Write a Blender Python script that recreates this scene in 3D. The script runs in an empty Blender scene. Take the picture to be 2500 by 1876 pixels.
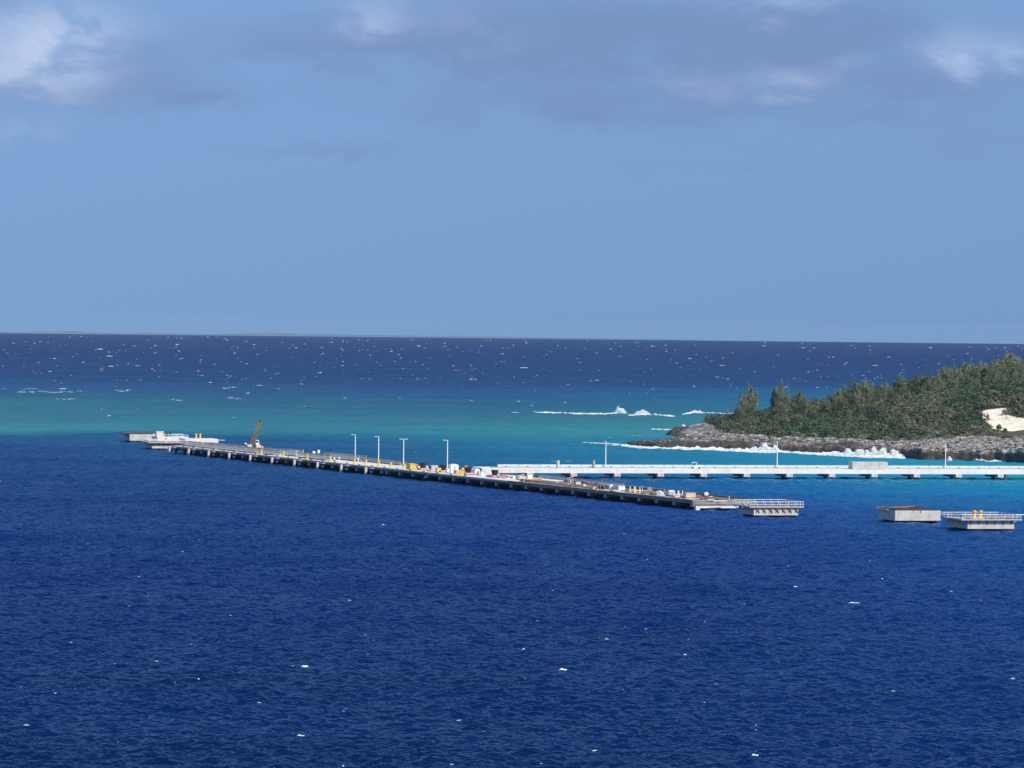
import bpy, math, random
import numpy as np
from mathutils import Vector
random.seed(7); rng = np.random.default_rng(11)
C = bpy.context.scene.collection
SC = bpy.context.scene

# ------------------------------------------------------------------ camera
F = 12000.0; H = 50.0; R = 6371000.0
ROLL = math.atan((840-813.8)/2500.0)
DIP = math.sqrt(2*H/R)
PITCH = -(math.atan(111.1*math.cos(ROLL)/F))-DIP
cR, sR, cP, sP = math.cos(ROLL), math.sin(ROLL), math.cos(PITCH), math.sin(PITCH)

def ray(px, py):
    x = (px-1250)/F; y = -(py-938)/F
    xr = x*cR-y*sR; yr = x*sR+y*cR
    d = np.array([xr, cP-yr*sP, sP+yr*cP]); return d/np.linalg.norm(d)
def ground(px, py, z=0.0):
    """point of the sea level (plus z) seen in direction px,py; the sea follows the curve of the earth"""
    d = ray(px, py); t = (z-H)/d[2]
    for _ in range(40):
        p = t*d; zz = z-(p[0]**2+p[1]**2)/(2*R); t = (zz-H)/d[2]
    return np.array([t*d[0], t*d[1], zz])
def proj(x, y, z):
    z = z-H
    fy = y*cP+z*sP; uy = -y*sP+z*cP
    xr, yr = x/fy, uy/fy
    return 1250+(xr*cR+yr*sR)*F, 938-(-xr*sR+yr*cR)*F

cd = bpy.data.cameras.new('camera'); cam = bpy.data.objects.new('camera', cd); C.objects.link(cam)
cd.sensor_width = 36; cd.lens = 36*F/2500.0; cd.clip_start = 1; cd.clip_end = 400000
from mathutils import Matrix
xa = Vector((cR, -sR*-sP*-1, 0))
def camvec(x, y, z):  # camera axes -> world (x right, y up, z forward)
    xr = x*cR-y*sR; yr = x*sR+y*cR
    return Vector((xr, z*cP-yr*sP, z*sP+yr*cP))
ax, ay, az = camvec(1, 0, 0), camvec(0, 1, 0), -camvec(0, 0, 1)
M = Matrix(((ax.x, ay.x, az.x, 0), (ax.y, ay.y, az.y, 0), (ax.z, ay.z, az.z, H), (0, 0, 0, 1)))
cam.matrix_world = M
SC.camera = cam
SC.view_settings.view_transform = 'Standard'; SC.view_settings.look = 'None'
SC.view_settings.exposure = 0.0; SC.view_settings.gamma = 1.0
SC.render.resolution_x = 1024; SC.render.resolution_y = 768
SC.cycles.max_bounces = 5; SC.cycles.volume_bounces = 1
SC.cycles.use_denoising = True

# ------------------------------------------------------------------ node helpers
def lin(c):
    return tuple(((v/255.0)/12.92 if v/255.0 <= 0.04045 else ((v/255.0+0.055)/1.055)**2.4) for v in c)
def newmat(name):
    m = bpy.data.materials.new(name); m.use_nodes = True
    nt = m.node_tree; nt.nodes.clear(); out = nt.nodes.new('ShaderNodeOutputMaterial')
    return m, nt, out
def N(nt, kind, **kw):
    n = nt.nodes.new(kind)
    for k, v in kw.items(): setattr(n, k, v)
    return n
def mth(nt, op, a, b=None, c=None, clamp=False):
    n = nt.nodes.new('ShaderNodeMath'); n.operation = op; n.use_clamp = clamp
    for i, v in enumerate((a, b, c)):
        if v is None: continue
        if isinstance(v, (int, float)): n.inputs[i].default_value = v
        else: nt.links.new(v, n.inputs[i])
    return n.outputs[0]
def mixc(nt, fac, a, b, blend='MIX'):
    n = nt.nodes.new('ShaderNodeMix'); n.data_type = 'RGBA'; n.blend_type = blend
    for idx, v in ((0, fac), (6, a), (7, b)):
        if isinstance(v, (int, float)): n.inputs[idx].default_value = v
        elif isinstance(v, tuple): n.inputs[idx].default_value = (v+(1.0,))[:4]
        else: nt.links.new(v, n.inputs[idx])
    return n.outputs[2]
def noise(nt, vec, scale, detail=4, rough=0.55, dist=0.0):
    n = nt.nodes.new('ShaderNodeTexNoise'); n.inputs['Scale'].default_value = scale
    n.inputs['Detail'].default_value = detail; n.inputs['Roughness'].default_value = rough
    n.inputs['Distortion'].default_value = dist
    if vec is not None: nt.links.new(vec, n.inputs['Vector'])
    return n.outputs['Fac']
def mapping(nt, vec, scale=(1, 1, 1), loc=(0, 0, 0)):
    n = nt.nodes.new('ShaderNodeMapping'); n.inputs['Scale'].default_value = scale; n.inputs['Location'].default_value = loc
    nt.links.new(vec, n.inputs['Vector']); return n.outputs[0]
def ramp(nt, fac, stops):
    n = nt.nodes.new('ShaderNodeValToRGB'); e = n.color_ramp.elements
    while len(e) < len(stops): e.new(0.5)
    for el, (p, c) in zip(e, stops):
        el.position = p; el.color = (c, c, c, 1) if isinstance(c, (int, float)) else (c+(1,))[:4]
    nt.links.new(fac, n.inputs[0]); return n.outputs[0]

def mat(name, col, rough=0.7, dirt=0.25, scale=0.6, col2=None, metal=0.0, stain=0.0):
    m, nt, out = newmat(name)
    tc = N(nt, 'ShaderNodeTexCoord'); p = N(nt, 'ShaderNodeBsdfPrincipled')
    v = tc.outputs['Object']
    n1 = noise(nt, v, scale, 6, 0.65)
    f = ramp(nt, n1, [(0.35, 0.0), (0.68, 1.0)])
    c2 = col2 or tuple(x*(1-dirt) for x in col)
    c = mixc(nt, f, col, c2)
    if stain > 0:   # vertical run-off stains
        vs = mapping(nt, v, (1.3, 1.3, 0.12))
        s = ramp(nt, noise(nt, vs, 1.6, 5, 0.6), [(0.52, 0.0), (0.72, stain)])
        c = mixc(nt, s, c, tuple(x*0.45 for x in col))
    nt.links.new(c, p.inputs['Base Color']); p.inputs['Roughness'].default_value = rough
    p.inputs['Metallic'].default_value = metal
    b = N(nt, 'ShaderNodeBump'); b.inputs['Strength'].default_value = 0.3; b.inputs['Distance'].default_value = 0.05
    nt.links.new(noise(nt, v, scale*8, 4), b.inputs['Height']); nt.links.new(b.outputs[0], p.inputs['Normal'])
    nt.links.new(p.outputs[0], out.inputs[0])
    return m

MT = dict(
    concrete=mat('concrete_pale', (0.62, 0.60, 0.55), 0.85, 0.25, 0.35, stain=0.55),
    edge=mat('shaded_concrete', (0.24, 0.25, 0.23), 0.9, 0.4, 0.3),  # grey lowered to put the shade of the pier's side and underside into colour
    concrete2=mat('concrete_grey', (0.36, 0.36, 0.34), 0.9, 0.3, 0.4, stain=0.4),
    parap=mat('parapet_paint', (0.56, 0.63, 0.68), 0.8, 0.12, 0.3),
    whitec=mat('concrete_white', (0.80, 0.80, 0.76), 0.8, 0.16, 0.25, stain=0.42),
    deck=mat('deck_concrete', (0.80, 0.76, 0.67), 0.9, 0.25, 0.12),
    deckdark=mat('deck_formwork', (0.10, 0.06, 0.045), 0.9, 0.5, 0.35, col2=(0.30, 0.20, 0.14)),
    dark=mat('dark_concrete', (0.09, 0.09, 0.085), 0.9, 0.4, 0.8),
    alu=mat('aluminium', (0.40, 0.40, 0.42), 0.5, 0.25, 1.5, metal=0.2),
    galv=mat('galvanised_steel', (0.52, 0.53, 0.55), 0.5, 0.25, 1.2, metal=0.2),
    white=mat('white_paint', (0.82, 0.83, 0.82), 0.5, 0.1, 1.0),
    yellow=mat('yellow_paint', (0.85, 0.62, 0.08), 0.5, 0.25, 1.5, col2=(0.55, 0.36, 0.05)),
    orange=mat('orange_paint', (0.78, 0.40, 0.08), 0.6, 0.2, 1.0),
    pinkp=mat('pale_pink_panel', (0.85, 0.55, 0.55), 0.6, 0.15, 1.0),
    pink=mat('faded_red_panel', (0.72, 0.38, 0.34), 0.6, 0.2, 1.0),
    red=mat('rusty_red', (0.50, 0.17, 0.11), 0.8, 0.3, 1.2),
    rubber=mat('black_rubber', (0.018, 0.018, 0.02), 0.7, 0.3, 1.0),
    rust=mat('rusty_steel', (0.33, 0.21, 0.085), 0.85, 0.5, 0.9, col2=(0.16, 0.09, 0.04)),
    darkwood=mat('dark_formwork', (0.06, 0.04, 0.032), 0.9, 0.4, 0.6),
    brown=mat('brown_board', (0.36, 0.24, 0.16), 0.85, 0.3, 1.0),
    timber=mat('timber', (0.72, 0.50, 0.30), 0.85, 0.3, 0.6),
    beige=mat('beige_board', (0.72, 0.60, 0.46), 0.85, 0.25, 0.8),
    tan=mat('tan_machine_paint', (0.72, 0.47, 0.28), 0.6, 0.3, 0.9, col2=(0.75, 0.68, 0.55)),
    tarp=mat('white_tarpaulin', (0.80, 0.77, 0.72), 0.7, 0.2, 0.8),
    glass=mat('cab_glass', (0.03, 0.04, 0.05), 0.15, 0.1, 1.0),
    bluegrey=mat('blue_grey_paint', (0.30, 0.38, 0.48), 0.6, 0.3, 1.0),
)

# ------------------------------------------------------------------ mesh helpers
class MB:
    def __init__(s): s.v = []; s.f = []; s.m = []
    def add(s, vs, fs, mi=0):
        o = len(s.v); s.v += [tuple(map(float, v)) for v in vs]; s.f += [tuple(i+o for i in f) for f in fs]; s.m += [mi]*len(fs)
    def box(s, x0, x1, y0, y1, z0, z1, mi=0):
        s.add([(x0, y0, z0), (x1, y0, z0), (x1, y1, z0), (x0, y1, z0), (x0, y0, z1), (x1, y0, z1), (x1, y1, z1), (x0, y1, z1)],
              [(0, 3, 2, 1), (4, 5, 6, 7), (0, 1, 5, 4), (1, 2, 6, 5), (2, 3, 7, 6), (3, 0, 4, 7)], mi)
    def bbox(s, x0, x1, y0, y1, z0, z1, b=0.06, mi=0):
        """box with chamfered upper and vertical edges"""
        def ringz(z, i): return [(x0+i+b, y0+i, z), (x1-i-b, y0+i, z), (x1-i, y0+i+b, z), (x1-i, y1-i-b, z), (x1-i-b, y1-i, z), (x0+i+b, y1-i, z), (x0+i, y1-i-b, z), (x0+i, y0+i+b, z)]
        vs = ringz(z0, 0)+ringz(z1-b, 0)+ringz(z1, b)
        fs = [tuple(range(7, -1, -1)), tuple(range(16, 24))]
        for r in (0, 8):
            for k in range(8): fs.append((r+k, r+(k+1) % 8, r+8+(k+1) % 8, r+8+k))
        s.add(vs, fs, mi)
    def tube(s, a, b, r, r2=None, n=8, mi=0):
        a, b = Vector(a), Vector(b); d = (b-a)
        if d.length < 1e-6: return
        d.normalize(); u = d.orthogonal().normalized(); w = d.cross(u); r2 = r if r2 is None else r2
        vs = []
        for p, rr in ((a, r), (b, r2)):
            for k in range(n):
                t = 2*math.pi*k/n; vs.append(p+u*math.cos(t)*rr+w*math.sin(t)*rr)
        fs = [(k, (k+1) % n, n+(k+1) % n, n+k) for k in range(n)]+[tuple(range(n-1, -1, -1)), tuple(range(n, 2*n))]
        s.add(vs, fs, mi)
    def path(s, pts, r, n=8, mi=0):
        for a, b in zip(pts[:-1], pts[1:]): s.tube(a, b, r, n=n, mi=mi)
    def lathe(s, prof, n=16, c=(0, 0, 0), mi=0):
        vs = []
        for r, z in prof:
            for k in range(n):
                t = 2*math.pi*k/n; vs.append((c[0]+r*math.cos(t), c[1]+r*math.sin(t), c[2]+z))
        fs = []
        for i in range(len(prof)-1):
            for k in range(n): fs.append((i*n+k, i*n+(k+1) % n, (i+1)*n+(k+1) % n, (i+1)*n+k))
        fs.append(tuple(range(n-1, -1, -1))); fs.append(tuple(range((len(prof)-1)*n, len(prof)*n)))
        s.add(vs, fs, mi)
    def build(s, name, mats, parent=None, smooth=False, loc=None):
        me = bpy.data.meshes.new(name); me.from_pydata(s.v, [], s.f)
        if not isinstance(mats, (list, tuple)): mats = [mats]
        for m in mats: me.materials.append(MT[m] if isinstance(m, str) else m)
        if len(mats) > 1: me.polygons.foreach_set('material_index', s.m)
        if smooth: me.polygons.foreach_set('use_smooth', [True]*len(s.f))
        me.update()
        o = bpy.data.objects.new(name, me); C.objects.link(o)
        if parent: o.parent = parent
        if loc is not None: o.location = loc
        return o

def npmesh(name, verts, faces, material, smooth=True):
    """mesh from numpy arrays; faces (n,4) or (n,3)"""
    me = bpy.data.meshes.new(name); nv, nf, k = len(verts), len(faces), faces.shape[1]
    me.vertices.add(nv); me.vertices.foreach_set('co', np.ascontiguousarray(verts, dtype=np.float32).ravel())
    me.loops.add(nf*k); me.loops.foreach_set('vertex_index', np.ascontiguousarray(faces, dtype=np.int32).ravel())
    me.polygons.add(nf); me.polygons.foreach_set('loop_start', np.arange(0, nf*k, k, dtype=np.int32))
    me.polygons.foreach_set('loop_total', np.full(nf, k, dtype=np.int32))
    me.polygons.foreach_set('use_smooth', np.full(nf, smooth))
    me.materials.append(material); me.update(calc_edges=True)
    o = bpy.data.objects.new(name, me); C.objects.link(o); return o
def colattr(o, name, cols):
    a = o.data.color_attributes.new(name, 'FLOAT_COLOR', 'POINT')
    c = np.ones((len(cols), 4), dtype=np.float32); c[:, :3] = cols
    a.data.foreach_set('color', c.ravel())
def gridfaces(nr, nc):
    i = np.arange(nr-1)[:, None]*nc+np.arange(nc-1)[None, :]
    return np.stack([i, i+1, i+nc+1, i+nc], -1).reshape(-1, 4)

def tag(o, label=None, cat=None, group=None, kind=None):
    if label: o['label'] = label
    if cat: o['category'] = cat
    if group: o['group'] = group
    if kind: o['kind'] = kind
    return o
def thing(name, label, cat, loc, rz=0, group=None):
    o = bpy.data.objects.new(name, None); C.objects.link(o); o.empty_display_size = 0.5
    o.location = loc; o.rotation_euler = (0, 0, rz)
    return tag(o, label, cat, group)
def kids(o): return [c for c in bpy.data.objects if c.parent == o]
def copy_tree(o, parent=None):
    c = o.copy(); C.objects.link(c); c.parent = parent
    for ch in kids(o): copy_tree(ch, c)
    return c
def dup(o, loc, rz, label, group=None):
    c = copy_tree(o); c.location = loc; c.rotation_euler = (0, 0, rz); c['label'] = label
    if group: c['group'] = group
    return c

# value noise in numpy (2-D), for terrain and foam outlines
_tab = rng.random((512, 512)).astype(np.float32)
def vn(x, y):
    xi = np.floor(x).astype(int); yi = np.floor(y).astype(int); fx = x-xi; fy = y-yi
    fx = fx*fx*(3-2*fx); fy = fy*fy*(3-2*fy)
    a = _tab[xi % 512, yi % 512]; b = _tab[(xi+1) % 512, yi % 512]; c = _tab[xi % 512, (yi+1) % 512]; d = _tab[(xi+1) % 512, (yi+1) % 512]
    return (a*(1-fx)+b*fx)*(1-fy)+(c*(1-fx)+d*fx)*fy
def fbm(x, y, o=5, g=0.5):
    s = 0; a = 1; t = 0
    for k in range(o):
        s = s+a*vn(x*2**k+17.3*k, y*2**k+9.1*k); t += a; a *= g
    return s/t
def sstep(a, b, x):
    t = np.clip((x-a)/(b-a), 0, 1); return t*t*(3-2*t)

# ------------------------------------------------------------------ light and sky
SUN_EL, SUN_AZ = math.radians(42), math.radians(138)   # azimuth clockwise from +Y : behind the camera, to its right
sd = Vector((math.sin(SUN_AZ)*math.cos(SUN_EL), math.cos(SUN_AZ)*math.cos(SUN_EL), math.sin(SUN_EL)))
sl = bpy.data.lights.new('sun', 'SUN'); sl.energy = 4.6; sl.angle = math.radians(0.53); sl.color = (1.0, 0.93, 0.81)
so = bpy.data.objects.new('sun', sl); C.objects.link(so); so.rotation_euler = (-sd).to_track_quat('-Z', 'Y').to_euler(); so.location = (0, -50, 200)

w = bpy.data.worlds.new('World'); SC.world = w; w.use_nodes = True
nt = w.node_tree; nt.nodes.clear()
wo = N(nt, 'ShaderNodeOutputWorld'); bg = N(nt, 'ShaderNodeBackground')
tc = N(nt, 'ShaderNodeTexCoord'); dirv = tc.outputs['Generated']
sx = N(nt, 'ShaderNodeSeparateXYZ'); nt.links.new(dirv, sx.inputs[0])
# the sky is read a little above the true direction: clean trade-wind air, blue down to the horizon
upz = mth(nt, 'ADD', mth(nt, 'MAXIMUM', mth(nt, 'SUBTRACT', sx.outputs[2], 0.07), 0.0), 0.20)
cx = N(nt, 'ShaderNodeCombineXYZ'); nt.links.new(sx.outputs[0], cx.inputs[0]); nt.links.new(sx.outputs[1], cx.inputs[1]); nt.links.new(upz, cx.inputs[2])
vnm = N(nt, 'ShaderNodeVectorMath', operation='NORMALIZE'); nt.links.new(cx.outputs[0], vnm.inputs[0])
sk = N(nt, 'ShaderNodeTexSky'); sk.sky_type = 'NISHITA'; sk.sun_disc = False; sk.sun_elevation = SUN_EL; sk.sun_rotation = SUN_AZ
sk.air_density = 1.0; sk.dust_density = 0.3; sk.ozone_density = 2.0; sk.altitude = 50
nt.links.new(vnm.outputs[0], sk.inputs[0])
SKY_TINT = (0.74, 0.832, 1.015)
base = mixc(nt, 1.0, sk.outputs[0], SKY_TINT, 'MULTIPLY')
veil = mth(nt, 'MULTIPLY', mth(nt, 'MINIMUM', mth(nt, 'MAXIMUM', sx.outputs[2], 0.0), 0.1), 3.6)
base = mixc(nt, veil, base, (2.75, 5.0, 9.0))
# clouds: az, el measured on the sky
azn = mth(nt, 'DIVIDE', sx.outputs[0], mth(nt, 'MAXIMUM', sx.outputs[1], 0.05))
eln = mth(nt, 'DIVIDE', sx.outputs[2], mth(nt, 'MAXIMUM', sx.outputs[1], 0.05))
cv = N(nt, 'ShaderNodeCombineXYZ'); nt.links.new(azn, cv.inputs[0]); nt.links.new(mth(nt, 'MULTIPLY', eln, 2.2), cv.inputs[1])
nA = noise(nt, cv.outputs[0], 62, 7, 0.58, 0.4)
nB = noise(nt, mapping(nt, cv.outputs[0], loc=(3.1, 1.7, 0)), 24, 6, 0.55, 0.3)
wx = mth(nt, 'ADD', azn, mth(nt, 'MULTIPLY', mth(nt, 'SUBTRACT', nB, 0.5), 0.035))
wy = mth(nt, 'ADD', eln, mth(nt, 'MULTIPLY', mth(nt, 'SUBTRACT', nA, 0.5), 0.016))
def blob(px, py, sxp, syp, amp):
    a0 = (px-1250)/F; e0 = (827+(px-1250)*0.0105-py)/F-DIP
    dx = mth(nt, 'DIVIDE', mth(nt, 'SUBTRACT', wx, a0), sxp/F); dy = mth(nt, 'DIVIDE', mth(nt, 'SUBTRACT', wy, e0), syp/F)
    d2 = mth(nt, 'ADD', mth(nt, 'MULTIPLY', dx, dx), mth(nt, 'MULTIPLY', dy, dy))
    return mth(nt, 'MULTIPLY', mth(nt, 'EXPONENT', mth(nt, 'MULTIPLY', d2, -1.0)), amp)
def total(blobs):
    t = None
    for b in blobs:
        q = blob(*b); t = q if t is None else mth(nt, 'ADD', t, q)
    return t
grey = total([(60, 215, 330, 75, .9), (1050, 110, 520, 65, 1.0), (1500, 60, 700, 90, .9), (1900, 130, 500, 120, .6), (1650, 230, 600, 80, .6), (510, 245, 90, 35, .9),
              (810, 372, 190, 17, .6), (1350, 270, 420, 55, .5), (2250, 210, 320, 45, .5), (1750, 405, 280, 17, .35), (2420, 350, 200, 60, .35), (-60, -20, 300, 40, .7), (360, 170, 120, 90, .6), (2050, 60, 160, 60, .5)])
wht = total([(150, 75, 190, 70, 1.2), (60, 170, 200, 80, .8), (860, 35, 110, 50, .6), (1130, 70, 120, 45, .35), (1900, 200, 110, 35, .65), (1680, 210, 80, 30, .3), (2350, 120, 80, 50, .7), (2480, 140, 90, 50, .6), (1880, 10, 120, 30, .5), (70, 310, 150, 25, .25), (2070, 160, 60, 25, .25)])
ngate = ramp(nt, nA, [(0.36, 0.18), (0.58, 1.0)])
ggate = ramp(nt, nA, [(0.32, 0.55), (0.60, 1.0)])
gfac = mth(nt, 'MULTIPLY', mth(nt, 'MULTIPLY', grey, ggate), 1.0, clamp=True)
wfac = mth(nt, 'MULTIPLY', mth(nt, 'MULTIPLY', wht, ngate), 0.85, clamp=True)
CS = 1/0.1
GREYC = tuple(v*CS for v in lin((120, 148, 195))); WHTC = tuple(v*CS for v in lin((184, 202, 234)))
c1 = mixc(nt, gfac, base, GREYC); c2 = mixc(nt, wfac, c1, WHTC)
nt.links.new(c2, bg.inputs[0]); bg.inputs[1].default_value = 0.10
nt.links.new(bg.outputs[0], wo.inputs[0])

# ------------------------------------------------------------------ sea
HAZE = 1.0e-5
TAB_V = [0, 6, 30, 90, 108, 118, 140, 170, 205, 226, 238, 250, 275, 310, 335, 365, 385, 415, 480, 600, 800, 1060]
TAB = [
 [(61,93,143)]*5,
 [(51,84,138)]*5,
 [(44,77,133)]*5,
 [(40,75,132)]*5,
 [(41,76,135),(41,77,136),(41,79,139),(40,82,143),(40,84,145)],
 [(46,84,144),(46,85,145),(44,86,146),(42,100,155),(42,102,158)],
 [(50,97,146),(50,98,147),(46,98,149),(46,114,158),(48,116,160)],
 [(62,122,150),(58,116,150),(52,114,151),(56,126,158),(58,128,160)],
 [(66,134,154),(64,130,156),(66,137,158),(72,150,165),(74,152,168)],
 [(80,150,170),(70,141,164),(72,150,168),(78,160,178),(80,162,180)],
 [(70,146,168),(52,126,160),(56,140,170),(64,156,182),(66,160,188)],
 [(38,98,151),(40,106,154),(46,132,170),(50,154,188),(54,166,198)],
 [(26,80,141),(30,88,145),(38,122,168),(44,148,190),(52,168,202)],
 [(23,74,138),(25,79,141),(32,112,165),(38,148,194),(48,168,204)],
 [(22,72,137),(23,75,139),(24,92,156),(28,128,188),(38,158,202)],
 [(21,70,136),(22,72,138),(21,76,147),(24,108,180),(32,146,200)],
 [(21,69,136),(21,70,137),(20,70,142),(22,90,168),(26,122,188)],
 [(20,67,135),(20,68,136),(19,66,140),(20,76,154),(22,98,172)],
 [(20,65,134),(20,65,134),(19,63,136),(20,68,144),(20,82,158)],
 [(20,60,126),(19,59,126),(19,59,126),(19,62,132),(19,70,144)],
 [(22,60,120),(21,59,119),(21,59,119),(22,61,124),(22,64,130)],
 [(22,58,115),(21,57,114),(21,57,114),(21,58,117),(22,60,120)]]
TABL = np.array([[lin(c) for c in row] for row in TAB])
GAIN = np.array([0.85, 1.12, 1.0])*0.60; SPEC = np.array([0.0105, 0.017, 0.03])
def sea_tint(X, Y):
    """colour of the water body: deep channel, sand shelf, reef edge, open ocean"""
    xs = X/np.maximum(Y, 1)*F+1250
    v = (H/np.maximum(Y, 50)+Y/(2*R)-DIP)*F
    v = v+ ((fbm(X/55+40, Y/90+3, 4)-0.5)*26+(fbm(X/14+4, Y/60+3, 3)-0.5)*9)*sstep(60, 160, v)*(1-sstep(420, 700, v))
    u = np.clip(xs/625.0, 0, 3.9999); iu = u.astype(int); fu = (u-iu)[..., None]
    vi = np.clip(np.searchsorted(TAB_V, v, side='right')-1, 0, len(TAB_V)-2)
    tv = np.array(TAB_V, float); fv = np.clip((v-tv[vi])/(tv[vi+1]-tv[vi]), 0, 1)[..., None]
    a = TABL[vi, iu]*(1-fu)+TABL[vi, iu+1]*fu; b = TABL[vi+1, iu]*(1-fu)+TABL[vi+1, iu+1]*fu
    c = a*(1-fv)+b*fv
    air = 1-np.exp(-HAZE*Y)[..., None]     # what the air in front of it adds
    return np.clip(((c-air*np.array([0.21, 0.37, 0.64]))/(1-air)-SPEC*(1+0.9*sstep(2500, 7000, Y))[..., None])*GAIN, 0.0008, 1)

NW = 130
_wl = np.exp(rng.uniform(math.log(0.9), math.log(8), NW))
_th = rng.normal(0, 0.50, NW)+math.radians(14)
_ph = rng.uniform(0, 6.283, NW)
_kx = np.sin(_th)*2*math.pi/_wl; _ky = -np.cos(_th)*2*math.pi/_wl
_am = 0.0115*_wl**0.66

def wave(X, Y, cell=None):
    z = np.zeros(X.shape, np.float32)
    for k in range(NW):
        a = _am[k]
        if cell is not None:
            a = a*np.clip((_wl[k]/(2.3*cell)-1)*1.6, 0, 1)
            if np.max(a) <= 0: continue
        s = np.sin(_kx[k]*X+_ky[k]*Y+_ph[k])
        z += (a*(s+0.18*(2*s*s-1))).astype(np.float32)
    return z
rows = [60.0]
while rows[-1] < 470: rows.append(rows[-1]+14)
while rows[-1] < 3000: rows.append(rows[-1]*(1+0.00080))
while rows[-1] < 5200: rows.append(rows[-1]*1.004)
while rows[-1] < 60000: rows.append(rows[-1]*1.012)
rows = np.array(rows)
ud = np.linspace(-0.128, 0.128, 860)
uo = 0.128+np.cumsum(0.0006*1.22**np.arange(34)); uo = uo[uo < 1.6]
us = np.concatenate([-uo[::-1], ud, uo])
Yg = np.repeat(rows[:, None], len(us), 1); Xg = Yg*us[None, :]
cell = np.repeat((np.gradient(rows))[:, None], len(us), 1).astype(np.float32)
fade = (1-sstep(0.128, 0.15, np.abs(us)))[None, :]*(1-sstep(2700, 4600, rows))[:, None]*sstep(440, 500, rows)[:, None]
Xf = Xg.astype(np.float64); Yf = Yg.astype(np.float64)
Zg = wave(Xf, Yf, cell)*fade-(Xg**2+Yg**2)/(2*R)
V = np.stack([Xg, Yg, Zg], -1).reshape(-1, 3)
mw, nt, out = newmat('sea_water')
at = N(nt, 'ShaderNodeAttribute'); at.attribute_name = 'water_depth_tint'
geo = N(nt, 'ShaderNodeNewGeometry'); pos = geo.outputs['Position']
n1 = noise(nt, mapping(nt, pos, (0.35, 1.0, 1)), 0.035, 5, 0.6)
n2 = noise(nt, mapping(nt, pos, (0.6, 1.0, 1)), 0.22, 4, 0.6)
mul = mth(nt, 'ADD', mth(nt, 'MULTIPLY', n1, 0.7), mth(nt, 'MULTIPLY', n2, 0.45))
mulr = N(nt, 'ShaderNodeMapRange'); nt.links.new(mul, mulr.inputs[0]); mulr.inputs[1].default_value = 0.35; mulr.inputs[2].default_value = 0.8
mulr.inputs[3].default_value = 0.82; mulr.inputs[4].default_value = 1.18
bc = N(nt, 'ShaderNodeVectorMath', operation='SCALE'); nt.links.new(at.outputs[0], bc.inputs[0]); nt.links.new(mulr.outputs[0], bc.inputs[3])
bmp = N(nt, 'ShaderNodeBump'); bmp.inputs['Distance'].default_value = 0.9; bmp.inputs['Strength'].default_value = 1.0
nt.links.new(mth(nt, 'ADD', noise(nt, mapping(nt, pos, (0.40, 0.55, 1)), 1.7, 2, 0.5), mth(nt, 'MULTIPLY', noise(nt, mapping(nt, pos, (0.8, 0.5, 1)), 0.5, 2, 0.5), 1.2)), bmp.inputs['Height'])
df = N(nt, 'ShaderNodeBsdfDiffuse'); nt.links.new(bc.outputs[0], df.inputs[0])
upn = N(nt, 'ShaderNodeCombineXYZ'); upn.inputs[2].default_value = 1.0; nt.links.new(upn.outputs[0], df.inputs['Normal'])  # light from within the water body, whatever the slope of the surface
gl = N(nt, 'ShaderNodeBsdfGlossy'); gl.inputs['Roughness'].default_value = 0.07; nt.links.new(bmp.outputs[0], gl.inputs['Normal'])
gl.inputs[0].default_value = (0.86, 0.96, 1, 1)
fr = N(nt, 'ShaderNodeFresnel'); fr.inputs[0].default_value = 1.33; nt.links.new(bmp.outputs[0], fr.inputs['Normal'])
wind = N(nt, 'ShaderNodeMapRange'); nt.links.new(noise(nt, mapping(nt, pos, (0.25, 1.0, 1)), 0.018, 5, 0.65), wind.inputs[0]); wind.inputs[1].default_value = 0.32; wind.inputs[2].default_value = 0.68
wind.inputs[3].default_value = 0.52; wind.inputs[4].default_value = 1.5   # gusts roughen the sea in long lanes
chop = N(nt, 'ShaderNodeMapRange'); nt.links.new(noise(nt, mapping(nt, pos, (1.0, 0.16, 1)), 0.05, 4, 0.7), chop.inputs[0]); chop.inputs[1].default_value = 0.3; chop.inputs[2].default_value = 0.7
chop.inputs[3].default_value = 0.62; chop.inputs[4].default_value = 1.4
lanes = mth(nt, 'MULTIPLY', wind.outputs[0], chop.outputs[0])
fac = mth(nt, 'MINIMUM', mth(nt, 'MULTIPLY', mth(nt, 'MULTIPLY', mth(nt, 'POWER', fr.outputs[0], 1.35), 0.70), lanes), 0.32)
mx = N(nt, 'ShaderNodeMixShader'); nt.links.new(fac, mx.inputs[0]); nt.links.new(df.outputs[0], mx.inputs[1]); nt.links.new(gl.outputs[0], mx.inputs[2])
nt.links.new(mx.outputs[0], out.inputs[0])
sea = npmesh('sea', V, gridfaces(len(rows), len(us)), mw)
colattr(sea, 'water_depth_tint', sea_tint(Xg.ravel(), Yg.ravel()))
sea['kind'] = 'structure'

# ------------------------------------------------------------------ foam
foam, nt, out = newmat('foam')
p = N(nt, 'ShaderNodeBsdfPrincipled'); geo = N(nt, 'ShaderNodeNewGeometry')
nf = noise(nt, geo.outputs['Position'], 1.2, 5, 0.6)
nt.links.new(mixc(nt, ramp(nt, nf, [(0.35, 0.0), (0.65, 1.0)]), (0.66, 0.78, 0.82), (0.92, 0.92, 0.91)), p.inputs['Base Color'])
p.inputs['Roughness'].default_value = 0.8
tl = N(nt, 'ShaderNodeBsdfTranslucent'); tl.inputs[0].default_value = (0.9, 0.93, 0.95, 1); ms = N(nt, 'ShaderNodeMixShader'); ms.inputs[0].default_value = 0.12
nt.links.new(p.outputs[0], ms.inputs[1]); nt.links.new(tl.outputs[0], ms.inputs[2]); nt.links.new(ms.outputs[0], out.inputs[0])

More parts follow.
